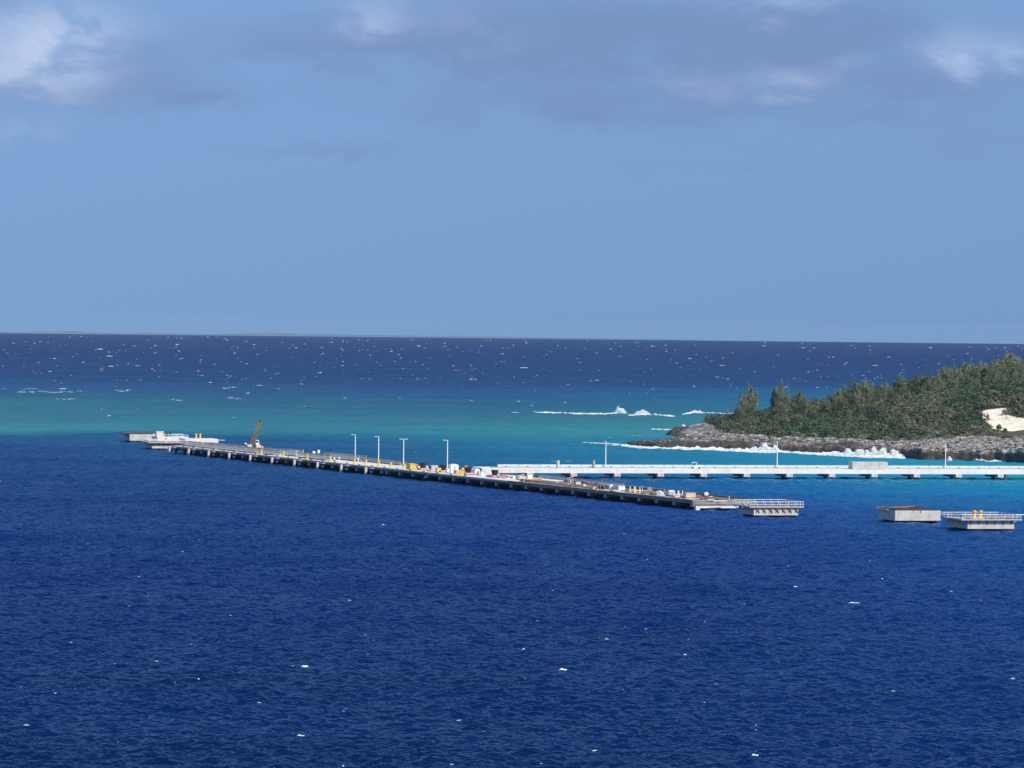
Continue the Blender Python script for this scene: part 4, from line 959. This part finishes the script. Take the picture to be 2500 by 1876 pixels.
m.add([(-1.4, -4, 0.15), (0.6, -4, 0.15), (0.6, 4, 0.6), (-1.4, 4, 0.6), (-1.4, -4, 0), (0.6, -4, 0), (0.6, 4, 0.4), (-1.4, 4, 0.4)], [(0, 1, 2, 3), (7, 6, 5, 4), (0, 4, 5, 1), (1, 5, 6, 2), (2, 6, 7, 3), (3, 7, 4, 0)]); m.build('plate', 'beige', r); m = MB(); m.box(-1.3, .5, 3.5, 3.8, 0.0, 0.38); m.build('prop', 'brown', r)
def hframe(px, t, label):
    q = onpier(px, t, 2.5); r = thing('steel_stand', label, 'stand', q, 0, 'white steel stands on the near pier'); m = MB()
    for x in (-0.6, 0.6): m.box(x-0.13, x+0.13, -0.13, 0.13, 0.12, 1.65)
    m.box(-0.47, 0.47, -0.1, 0.1, 0.6, 0.8); m.build('upright', 'white', r); m = MB(); m.box(-0.85, 0.85, -0.6, 0.6, 0, 0.118); m.build('foot', 'beige', r)
hframe(1544, 6, 'white steel stand nearest the wide white crate'); hframe(1557, 5.5, 'white steel stand midway, left of the short deck light'); hframe(1652, 6, 'white steel stand left of the beige box at the near end'); hframe(1661, 7.5, 'white steel stand tucked against the beige box')
q = onpier(1568, 12, 2.5); r = thing('deck_light', 'short deck light with pale blue head by the back rail', 'light', q); m = MB(); m.tube((0, 0, 0), (0, 0, 1.0), 0.1); m.build('stem', 'white', r); m = MB(); m.lathe([(0.1, 1.0), (0.34, 1.1), (0.34, 1.35), (0.1, 1.5)], 12); m.build('head', 'bluegrey', r)
q = onpier(1586, 11, 2.5); r = thing('hose_reel', 'blue-grey hose reel with curved frame by the back rail', 'reel', q); m = MB(); m.path([(-0.9, 0, 0.05), (-0.6, 0, 0.9), (0, 0, 1.5), (0.6, 0, 0.9), (0.9, 0, 0.05)], 0.09); m.build('frame', 'galv', r); m = MB(); m.tube((0, -0.3, 0.7), (0, 0.3, 0.7), 0.5, n=14); m.build('drum', 'bluegrey', r)
pipes(1590, 4.5, 6, 7.0, 0.16, 'rust', 'bundle of dark rusty pipes before the white tarpaulin heap')
pipes(1577, 3.0, 4, 4.0, 0.14, 'beige', 'bundle of pale rods on the front edge of the near pier')
# tarpaulin heap
q = onpier(1611, 6, 2.5); r = thing('tarpaulin', 'rumpled white tarpaulin heap on the near part of the pier', 'tarpaulin', q, RZ)
g = np.linspace(-1, 1, 26); A2, B2_ = np.meshgrid(g, g); zz = 1.15*np.clip(1-np.sqrt(A2**2+B2_**2)**1.5, 0, 1)*(0.45+1.1*fbm(A2*3+3, B2_*4+1, 4))
o = npmesh('sheet', np.stack([A2*1.5, B2_*5.5, zz+0.02], -1).reshape(-1, 3), gridfaces(26, 26), MT['tarp'], False); o.parent = r
q = onpier(1635, 7, 2.5); r = thing('generator', 'grey generator with a pale rounded hood near the pier end', 'generator', q, RZ)
m = MB(); m.bbox(-1.0, 1.0, -1.7, 1.5, 0.25, 1.2, 0.15); m.build('housing', 'galv', r); m = MB(); m.bbox(-0.8, 0.9, -1.5, -0.2, 1.203, 1.55, 0.18); m.build('hood', 'tarp', r); m = MB(); m.box(-0.9, 0.9, -1.5, -1.3, 0, 0.247); m.box(-0.9, 0.9, 1.1, 1.3, 0, 0.247); m.build('skid', 'rust', r)
box_thing('slab', 'slab', 'pale slab under the stands beside the beige box', 1656, 4.5, 3.0, 2.6, 0.5, 'beige')
box_thing('box', 'box', 'large beige box with a lid at the near end of the pier', 1683, 6.5, 2.9, 2.2, 1.3, 'beige', lid='beige')
box_thing('box', 'box', 'small beige box touching the left side of the large lidded one', 1668, 6.0, 0.9, 1.2, 0.9, 'beige')
box_thing('slab', 'slab', 'pale flat slab in front of the large beige box', 1690, 3.0, 3.8, 1.8, 0.3, 'beige')
q = onpier(1722, 8, 2.5); r = thing('concrete_mixer', 'black and white round mixer on a stand at the near pier end', 'mixer', q, 0.2)
m = MB(); m.tube((-0.55, 0, 1.1), (0.1, 0, 1.25), 0.35, 0.62, n=14); m.tube((0.1, 0, 1.25), (0.75, 0, 1.4), 0.62, 0.42, n=14); m.build('drum', 'white', r); m = MB(); m.bbox(-0.7, -0.05, -0.4, 0.4, 0.75, 1.55, 0.1); m.build('motor', 'rubber', r)
m = MB(); m.tube((-0.5, -0.3, 0), (-0.3, 0, 0.9), 0.07); m.tube((0.6, -0.3, 0), (0.3, 0, 0.9), 0.07); m.tube((0, 0.4, 0), (0, 0, 0.9), 0.07); m.box(-0.7, 0.9, -0.4, 0.4, 0, 0.08); m.build('stand', 'dark', r)
box_thing('slab', 'slab', 'pale base slab right of the round mixer', 1733, 5.0, 2.0, 1.6, 0.35, 'beige')
pipes(1755, 7.5, 4, 2.6, 0.12, 'rust', 'rusty short rods near the far corner of the pier end')
q = onpier(1780, 11.5, 2.5); r = thing('marker_post', 'thin white marker post at the pier end left of the railed platform', 'post', q); m = MB(); m.tube((0, 0, 0), (0, 0, 1.1), 0.1); m.build('stick', 'white', r); m = MB(); m.lathe([(0.2, 0), (0.2, 0.06)], 10); m.build('foot', 'galv', r)
# cones and small items on far deck
q = onpier(816, 5.0); r = thing('traffic_cone', 'large orange and white cone on the pier deck', 'cone', q); m = MB(); m.lathe([(0.5, 0.1), (0.33, 0.6)], 12); m.build('lower_cone', 'red', r); m = MB(); m.lathe([(0.33, 0.602), (0.1, 1.4)], 12); m.build('upper_cone', 'white', r); m = MB(); m.bbox(-0.6, 0.6, -0.6, 0.6, 0, 0.098, 0.02); m.build('base', 'red', r)
for px, t, lb in ((828,4.6,'white marker post with round head between the cone and first lamp post'),(874,7.5,'white marker post right beside the first lamp post')):
    q = onpier(px, t); r = thing('marker_post', lb, 'post', q, 0, 'white marker posts'); m = MB(); m.tube((0, 0, 0), (0, 0, 1.2), 0.12); m.build('stick', 'white', r); m = MB(); m.lathe([(0.1, 1.1), (0.3, 1.25), (0.3, 1.5), (0.1, 1.6)], 12); m.build('head', 'white', r)
q = onpier(778, 12.5); r = thing('post_box', 'white box on a post behind the long front gangway', 'box', q); m = MB(); m.tube((0, 0, 0), (0, 0, 1.5), 0.1); m.build('post', 'galv', r); m = MB(); m.bbox(-0.4, 0.4, -0.35, 0.35, 1.5, 2.5, 0.05); m.build('box', 'white', r)
q = onpier(766, 12.5); r = thing('dome', 'small white dome behind the long front gangway', 'dome', q); m = MB(); m.lathe([(0.6, 1.1), (0.58, 1.5), (0.4, 1.85), (0.1, 2.0)], 14); m.build('shell', 'white', r); m = MB(); m.tube((0, 0, 0), (0, 0, 1.1), 0.35); m.build('stand', 'galv', r)
q = pw(s_of(1047, 0)-2, -0.3, 2.4); r = thing('hanging_ladder', 'short grey ladder slanting from the pier edge below the cones', 'ladder', q, RZ); m = MB()
for d in (-0.2, 0.2): m.tube((-0.5+0, 4.5+d, -1.5), (0.1, -0.4+d, 0.1), 0.09, n=6)
for k in range(7): u = k/7; m.tube((-0.5+0.6*u, 4.3-4.9*u, -1.5+1.6*u), (-0.5+0.6*u, 4.7-4.9*u, -1.5+1.6*u), 0.05, n=5)
m.build('rails', 'concrete', r)
# back rail of dark posts along the unfinished deck
m = MB(); s0, s1 = s_of(1524, WD, 2.9), s_of(1318, WD, 2.9); y = s0
while y < s1: m.box(WD-0.2, WD-0.06, y, y+0.16, 2.903, 3.7); y += 1.3
m.box(WD-0.22, WD-0.04, s0, s1, 3.55, 3.7); m.build('back_rail', 'galv', pier)
m = MB(); m.tube((WD-0.5, s_of(1626, WD), 2.9), (WD-0.5, s_of(1535, WD), 3.0), 0.28, n=8); m.build('back_pipe', 'concrete2', pier)
# scattered planks and rebar mats on the dark deck
for k in range(46):
    px = random.uniform(1250, 1760); t = random.uniform(1.5, 16); z = 2.5; q = onpier(px, t, z); L = random.uniform(1.2, 4.5)
    r = thing('loose_plank', 'loose board scattered on the unfinished deck of the near pier', 'plank', (q[0], q[1], q[2]+0.02), RZ+random.choice([0, 0, 1.57, 0.4, -0.5]), 'loose boards on the unfinished deck')
    m = MB(); m.box(-0.16, 0.16, -L/2, L/2, 0, random.uniform(0.08, 0.3)); o = m.build('board', random.choice(['beige', 'timber', 'rust', 'galv', 'tarp', 'brown', 'pink']), r)
for k in range(9):
    px = random.uniform(1290, 1740); t = random.uniform(9, 16); q = onpier(px, t, 2.5); r = thing('formwork_pile', 'low heap of formwork timber along the back of the near pier', 'timber', q, RZ, 'formwork heaps along the back of the near pier')
    m = MB()
    for j in range(7): m.box(*(lambda x, y, L: (x, x+0.2, y-L, y+L))(random.uniform(-.9, .9), random.uniform(-.6, .6), random.uniform(.8, 1.8)), 0.0+0.12*j, 0.115+0.12*j)
    m.build('boards', random.choice(['beige', 'brown', 'rust']), r)

# catwalk at the near end of the pier
q = pw(-2.2, 0.2, 0); ca = math.radians(15.5)
r = thing('catwalk', 'white-girdered catwalk with rails joining the pier end to the platform', 'catwalk', q, ca); LC = 14.6
m = MB(); m.box(1.0, LC, -0.1, 0.5, 0.62, 1.25); m.bbox(-0.15, 1.0, -0.1, 1.6, -1.5, 1.25, 0.05); m.build('girder', 'whitec', r)
m = MB(); m.box(0.0, LC, -0.15, 1.7, 1.253, 1.38); m.build('walkway', 'deckdark', r)
m = MB()
for y in (-0.1, 1.6):
    for z in (1.75, 2.15, 2.6): m.tube((0, y, z), (LC, y, z), 0.045, n=6)
    for k in range(9): m.tube((LC*k/8, y, 1.38), (LC*k/8, y, 2.6), 0.05, n=6)
m.build('railing', 'galv', r)

# ------------------------------------------------------------------ mooring dolphins
DA = math.radians(14.5)
def dolphin(px0, px1, pyw, label, z0, z1, dep, mat_='concrete', plat=None, rails=None, wood=False, ang=DA, brackets=0, name='mooring_platform', roofmat='deckdark', rh=1.1):
    g0 = ground(px0, pyw)
    # width so that the front's right end falls at px1
    lo, hi = 1, 80
    for _ in range(40):
        w_ = (lo+hi)/2
        if proj(g0[0]+w_*math.cos(ang), g0[1]+w_*math.sin(ang), 0)[0] < px1: lo = w_
        else: hi = w_
    r = thing(name, label, 'platform', g0, ang, 'concrete mooring platforms'); w_ = float(w_)
    m = MB(); m.bbox(0, w_, 0, dep, z0, z1, 0.07); m.build('block', mat_, r)
    m = MB()
    for x in np.linspace(1.3, w_-1.3, 5):
        for y in (1.6, dep/2, dep-1.6): m.tube((x, y, -4), (x, y, z0-0.002), 0.5, n=12)
    m.box(1.0, w_-1.0, 1.0, dep-1.0, z0-0.35, z0-0.003)
    m.build('pile_group', 'dark', r)
    zt = z1
    if plat:
        x0, x1, y0, y1, pz = plat; m = MB(); m.box(x0, w_+x1, -y0, dep+y1, pz, pz+0.22); m.build('walkway', roofmat, r); zt = pz+0.22
        m = MB()
        for (xa_, xb_, ya_, yb_) in ((x0-0.06, w_+x1+0.06, -y0-0.1, -y0-0.003), (x0-0.1, x0-0.003, -y0, dep+y1), (w_+x1+0.003, w_+x1+0.1, -y0, dep+y1)): m.box(xa_, xb_, ya_, yb_, pz-0.08, pz+0.28)
        m.build('fascia', 'galv', r)
        for k in range(brackets):
            xk = 0.8+(w_-1.6)*k/(brackets-1); m = MB()
            m.tube((xk, -y0, pz-0.08), (xk+(0.7 if wood else 0), -0.06, pz-(1.45 if wood else 1.0)), 0.13, n=5); m.tube((xk, -0.1, pz-0.1), (xk, -0.1, pz-(1.3 if wood else 0.8)), 0.10, n=5); m.build('bracket', 'rust', r)
        if wood or brackets:
            for k in range(4):
                yk = 0.8+(dep-1.6)*k/3; m = MB(); m.tube((x0, yk, pz-0.08), (-0.05, yk, pz-1.0), 0.1, n=5); m.build('bracket', 'galv', r)
    if rails:
        x0, x1, y0, y1 = rails; m = MB(); X0, X1, Y0, Y1 = x0, w_+x1, -y0, dep+y1
        for z in (0.55, rh):
            m.path([(X0, Y0, zt+z), (X1, Y0, zt+z), (X1, Y1, zt+z), (X0, Y1, zt+z), (X0, Y0, zt+z)], 0.07, n=6)
        for x in np.linspace(X0, X1, 8):
            for y in (Y0, Y1): m.tube((x, y, zt), (x, y, zt+rh), 0.06, n=6)
        for y in np.linspace(Y0, Y1, 7)[1:-1]:
            for x in (X0, X1): m.tube((x, y, zt), (x, y, zt+rh), 0.06, n=6)
        m.build('railing', 'white', r)
    return r, w_, g0, zt
def loc_on(g0, ang, x, y, z): return (g0[0]+x*math.cos(ang)-y*math.sin(ang), g0[1]+x*math.sin(ang)+y*math.cos(ang), z+g0[2])
# A: right beside the pier end
rA, wA, gA, zA = dolphin(1840, 1949, 1263.5, 'white concrete platform with long rails joined to the near pier end', 0.52, 2.5, 13.4, 'concrete', plat=(-1.2, 1.2, 0.45, 0.9, 2.57), rails=(-1.2, 1.2, 0.45, 0.9), brackets=7, rh=1.2, wood=True)
q = loc_on(gA, DA, -0.9, 1.5, 2.3); r = thing('gangplank', 'short white gangplank tilted against the near railed platform', 'gangplank', q, DA); m = MB()
m.add([(-1.9, -.4, 1.75), (0, -.4, .2), (0, .4, .2), (-1.9, .4, 1.75), (-1.9, -.4, 1.55), (0, -.4, 0), (0, .4, 0), (-1.9, .4, 1.55)], [(0, 1, 2, 3), (7, 6, 5, 4), (0, 4, 5, 1), (1, 5, 6, 2), (2, 6, 7, 3), (3, 7, 4, 0)]); m.build('board', 'white', r); m = MB(); m.tube((-1.6, 0, 0), (-1.6, 0, 1.4), 0.07); m.build('prop', 'galv', r)
# B: bare block
rB, wB, gB, zB = dolphin(2185, 2297, 1277, 'bare pale concrete block platform without rails, left of the bollard platform', 0.56, 3.05, 13.0, 'concrete')
m = MB(); m.box(0.4, wB-0.4, 0.5, 12.5, 3.053, 3.2); m.box(0.2, 0.45, 0.3, 12.6, 3.053, 3.35); m.box(0.2, wB-0.2, 12.5, 12.7, 3.053, 3.5); m.build('formwork', 'darkwood', rB)
m = MB(); m.tube((-1.6, 9.5, 3.6), (wB*0.55, 9.0, 3.35), 0.09); m.tube((1, 8, 3.5), (wB*0.7, 10, 3.7), 0.16); m.tube((5, 3, 3.25), (5, -0.12, 3.1), 0.12); m.tube((5.0, -0.1, 3.1), (4.95, -0.1, 2.5), 0.05); m.tube((6.8, 3, 3.25), (6.8, -0.12, 3.1), 0.12); m.tube((6.8, -0.1, 3.1), (6.75, -0.1, 2.4), 0.05); m.build('rebar', 'rust', rB)
m = MB(); m.path([(-0.8, 4, 3.25), (-0.8, 12.5, 3.25)], 0.06); m.tube((-0.8, 5.5, 3.25), (-0.05, 6.5, 2.4), 0.08); m.tube((-0.8, 7.5, 3.25), (-0.05, 8.2, 2.5), 0.08); m.box(-0.9, -0.02, 4, 12.8, 3.06, 3.15); m.build('side_walkway', 'galv', rB)
# C: platform with pair of bollards
rC, wC, gC, zC = dolphin(2362, 2476, 1297.5, 'concrete platform with rails and two yellow bollards at the right edge', 0.58, 2.65, 14.0, 'concrete', plat=(-1.6, 1.4, 0.75, 1.2, 2.71), rails=(-1.6, 1.4, 0.75, 1.2), brackets=6, rh=1.05)
m = MB(); m.box(-1.9, wC+1.7, -1.0, -0.87, 2.65, 2.93); m.build('front_catwalk', 'galv', rC)
m = MB(); m.tube((wC, -0.95, 4.0), (wC+9, -0.9, 4.05), 0.12); m.build('pipe_rail', 'white', rC)
m = MB()
for k in range(11): m.box(-1.5, -0.35, 0.6+k*1.15, 1.1+k*1.15, 2.933, 3.08)
m.build('boards', 'beige', rC)
for x, lb in ((3.2, 'left one of two yellow bollards on the platform at the right edge'), (4.8, 'right one of two yellow bollards on the platform at the right edge')):
    bollard(loc_on(gC, DA, x-0.3, 3.2, zC), DA, lb, 'pairs of yellow bollards on platforms', 1.15)
# far end
rF, wF, gF, zF = dolphin(371, 447, 1098, 'far platform with rusty rails just left of the far pier end', 0.45, 1.75, 14.5, 'concrete', plat=(-1.4, 1.5, 1.0, 1.2, 2.5), rails=(-1.4, 1.5, 1.0, 1.2), brackets=6, rh=0.85, roofmat='brown')
m = MB(); m.bbox(0.8, wF-0.8, 0.8, 13.5, 1.75, 2.49, 0.05); m.build('upper_block', 'concrete2', rF)
bollard(loc_on(gF, DA, 5.6, 1.6, 2.72), DA, 'single yellow bollard on the far railed platform', 'yellow bollards on far platforms', 0.95)
rG, wG, gG, zG = dolphin(316.5, 392, 1079, 'farthest white block platform at the left end of the whole row', 0.45, 3.2, 12.0, 'concrete')
m = MB(); m.box(-2.6, wG, -0.2, 12, 3.203, 3.5); m.build('formwork', 'dark', rG)
m = MB(); m.path([(-2.6, 2, 3.2), (-2.6, 11, 3.2)], 0.1); m.tube((-2.6, 3, 3.2), (-0.05, 4, 2.2), 0.12); m.tube((-2.6, 6, 3.2), (-0.05, 7, 2.2), 0.12); m.build('bracket', 'galv', rG)
rI, wI, gI, zI = dolphin(384, 461, 1085, 'white middle platform behind the far railed one, with a box on top', 0.6, 2.9, 12.0, 'whitec')
m = MB(); m.path([(0.3, 0.4, 3.6), (wI-0.3, 0.4, 3.6)], 0.09); m.path([(0.3, 11, 3.7), (wI-0.3, 11, 3.7)], 0.09)
for x in np.linspace(0.3, wI-0.3, 6): m.tube((x, 0.4, 2.9), (x, 0.4, 3.6), 0.07); m.tube((x, 11, 2.9), (x, 11, 3.7), 0.07)
m.build('railing', 'white', rI)
r = thing('cabin', 'pale square cabin on the far middle platform', 'cabin', loc_on(gI, DA, 1.5, 4.0, 2.902), DA); m = MB(); m.bbox(-1.4, 1.4, -1.2, 1.2, 0, 1.95, 0.05); m.build('wall', 'beige', r); m = MB(); m.box(-1.5, 1.5, -1.3, 1.3, 1.953, 2.08); m.build('roof', 'white', r)
r = thing('winch', 'dark winch with two humps right of the pale far cabin', 'winch', loc_on(gI, DA, 5.2, 4.5, 2.902), DA); m = MB(); m.tube((-1.1, 0, 0.9), (-0.3, 0, 1.0), 0.55, n=12); m.tube((0.4, 0, 1.2), (1.1, 0, 1.2), 0.5, n=12); m.build('drum', 'rubber', r); m = MB(); m.box(-1.3, 1.3, -0.6, 0.6, 0, 0.5); m.build('bed', 'dark', r)
rJ, wJ, gJ, zJ = dolphin(452, 533, 1089.5, 'white far platform carrying a pair of yellow bollards', 0.6, 2.75, 13.0, 'whitec')
m = MB(); m.box(wJ-0.2, wJ+3.0, 2, 4, 2.1, 2.4); m.build('side_walkway', 'galv', rJ)
for x, lb in ((4.7, 'left one of two yellow bollards standing on the far white platform'), (6.3, 'right one of two yellow bollards standing on the far white platform')):
    bollard(loc_on(gJ, DA, x, 2.4, 2.752), DA, lb, 'pairs of yellow bollards on platforms', 1.15)

# ------------------------------------------------------------------ trestle
T0 = ground(1214, 1169)[:2]; T1 = ground(2490, 1172.3)[:2]; e_ = (T1-T0)/np.linalg.norm(T1-T0); n_ = np.array([-e_[1], e_[0]]); TA = math.atan2(e_[1], e_[0])
TZD = 3.3; TW = 12.5
def tw(u, v, z=TZD):
    q = T0+e_*u+n_*v; return (q[0], q[1], z+zsea(q[0], q[1]))
def u_of(px, v=0.0, z=TZD):
    lo, hi = -30, 300
    for _ in range(40):
        m_ = (lo+hi)/2
        if proj(*tw(m_, v, z))[0] < px: lo = m_
        else: hi = m_
    return m_
tr = thing('trestle_bridge', 'long straight white concrete trestle bridge behind the pier', 'bridge', (T0[0], T0[1], zsea(*T0)), TA)
UE = 232.0; U0 = u_of(1176)
m = MB(); m.box(U0, UE, 0.42, TW-0.42, 2.85, 3.25); m.build('deck_slab', 'deck', tr)
ub = [u_of(px) for px in (1294, 2443)]; sp_ = (ub[1]-ub[0])/11.0
edges = [U0]+[ub[0]+sp_*k for k in range(0, 18) if ub[0]+sp_*k < UE-3]+[UE]
for i in range(len(edges)-1):   # one girder per span
    m = MB(); m.bbox(edges[i]+0.02, edges[i+1]-0.02, 0.0, 0.4, 1.8, 3.26, 0.04); m.build('girder', 'whitec', tr)
m = MB(); m.bbox(U0, UE, TW-0.4, TW, 1.8, 3.35, 0.04); m.build('back_girder', 'whitec', tr)
gaps = [(1576, 1592), (1708, 1742), (2460, 2478)]
up0 = u_of(1214, TW); seg = []
us_ = [up0]
while us_[-1] < UE: us_.append(us_[-1]+6.85)
m = MB()
for i in range(len(us_)-1):
    mid = proj(*tw((us_[i]+us_[i+1])/2, TW))[0]
    if 1700 < mid < 1740: hh_ = 3.55
    else: hh_ = 4.14
    m.box(us_[i]+0.06, us_[i+1]-0.06, TW-0.34, TW-0.08, 3.352, hh_)
m.build('parapet', 'parap', tr)
m = MB()
for i in range(len(us_)-1): m.box(us_[i]+2, us_[i]+2.6, TW-3.2, TW-2.6, 3.253, 3.7)
m.box(U0+5, UE, TW-4.0, TW-3.3, 3.253, 3.45); m.build('pipe_rack', 'concrete2', tr)
pc = None
for k in range(17):
    uu = ub[0]+sp_*k
    if uu > UE: break
    if pc is None:
        m = MB(); m.bbox(-1.05, 1.05, -0.3, TW+0.2, 0.76, 1.795, 0.05); cap = m.build('pile_cap', 'concrete', tr, loc=(uu, 0, 0)); pc = cap
        m = MB(); m.tube((0, 0, -4), (0, 0, 0.76), 0.62, n=14); pl = m.build('pile', 'dark', cap, loc=(0, 1.2, 0)); o = pl.copy(); C.objects.link(o); o.parent = cap; o.location = (0, 7.2, 0)
    else: o = copy_tree(pc, tr); o.location = (uu, 0, 0)
m = MB(); m.tube((u_of(2454), -0.1, -4), (u_of(2454), -0.1, 1.79), 0.55, n=14); m.build('extra_pile', 'dark', tr)
GT = 'white lamp posts on the trestle bridge'
for px, top, lb in ((1478.6, 1078, 'white lamp post on the trestle left of the rock point'), (1897, 1078.5, 'white lamp post on the trestle before the splashing surf'), (2308, 1084, 'white lamp post on the trestle right of the big concrete box')):
    q = tw(u_of(px, TW-1.2, 3.25), TW-1.2, 3.25); zt = H-((top-(827+(px-1250)*0.0105))/F+DIP)*q[1]
    lampmast('lamp_post', lb, q, math.radians(80), zt-q[2], (-1,), GT)
for px, mt_, lb in ((1362, 'concrete', 'pale square concrete pillar on the trestle, left of its darker twin'), (1449, 'concrete2', 'darker square concrete pillar on the trestle near the first lamp')):
    q = tw(u_of(px, 5.0), 5.0, 3.25); r = thing('pillar', lb, 'pillar', q, TA+0.5); m = MB(); m.bbox(-0.38, 0.38, -0.38, 0.38, 0.12, 2.4, 0.05); m.build('shaft', mt_, r); m = MB(); m.box(-0.5, 0.5, -0.5, 0.5, 0, 0.118); m.build('base', 'concrete2', r)
# big box on the deck
u0, u1 = u_of(2081, 0.8), u_of(2167, 0.8); q = tw(u0, 0.7, 3.25); r = thing('concrete_box', 'long plain concrete box sitting on the trestle deck', 'box', q, TA)
m = MB(); m.bbox(0, u1-u0, 0, 4.2, 0.12, 2.35, 0.06); m.build('wall', 'concrete', r); m = MB(); m.box(0.6, 1.2, -0.02, 4.2, 0, 0.118); m.box(u1-u0-1.2, u1-u0-0.6, 0, 4.2, 0, 0.118); m.build('bearer', 'timber', r)
# buggy
q = tw(u_of(1696, 3.2), 3.2, 3.25); r = thing('utility_cart', 'small white open cart with a roof on the trestle', 'cart', q, TA)
m = MB(); m.bbox(-1.0, 1.0, -0.6, 0.6, 0.25, 0.95, 0.1); m.bbox(0.95, 2.0, -0.55, 0.55, 0.3, 1.15, 0.12); m.build('body', 'white', r)
m = MB()
for x in (-0.85, 0.55):
    for y in (-0.52, 0.52): m.tube((x, y, 0.9), (x, y, 1.9), 0.06, n=6)
m.build('roof_frame', 'white', r); m = MB(); m.bbox(-1.0, 0.7, -0.65, 0.65, 1.9, 2.02, 0.03); m.build('roof', 'white', r)
m = MB(); m.bbox(-0.7, 0.2, -0.45, 0.45, 0.953, 1.25, 0.06); m.build('seat', 'dark', r)
for x in (-0.65, 1.45):
    for y in (-0.62, 0.62): m = MB(); m.tube((x, y-0.09, 0.28), (x, y+0.09, 0.28), 0.28, n=14); m.build('wheel', 'rubber', r)

# ------------------------------------------------------------------ air
mh, nt, out = newmat('sea_air'); pv = N(nt, 'ShaderNodeVolumePrincipled'); pv.inputs['Color'].default_value = (0.322, 0.50, 0.695, 1); pv.inputs['Anisotropy'].default_value = -0.25; pv.inputs['Density'].default_value = HAZE
nt.links.new(pv.outputs[0], out.inputs['Volume'])
m = MB(); m.box(-105000, 105000, -500, 116000, -1250, 56); hz_ = m.build('haze', mh); hz_['kind'] = 'stuff'; hz_['label'] = 'thin pale sea air over the water'; hz_['category'] = 'haze'
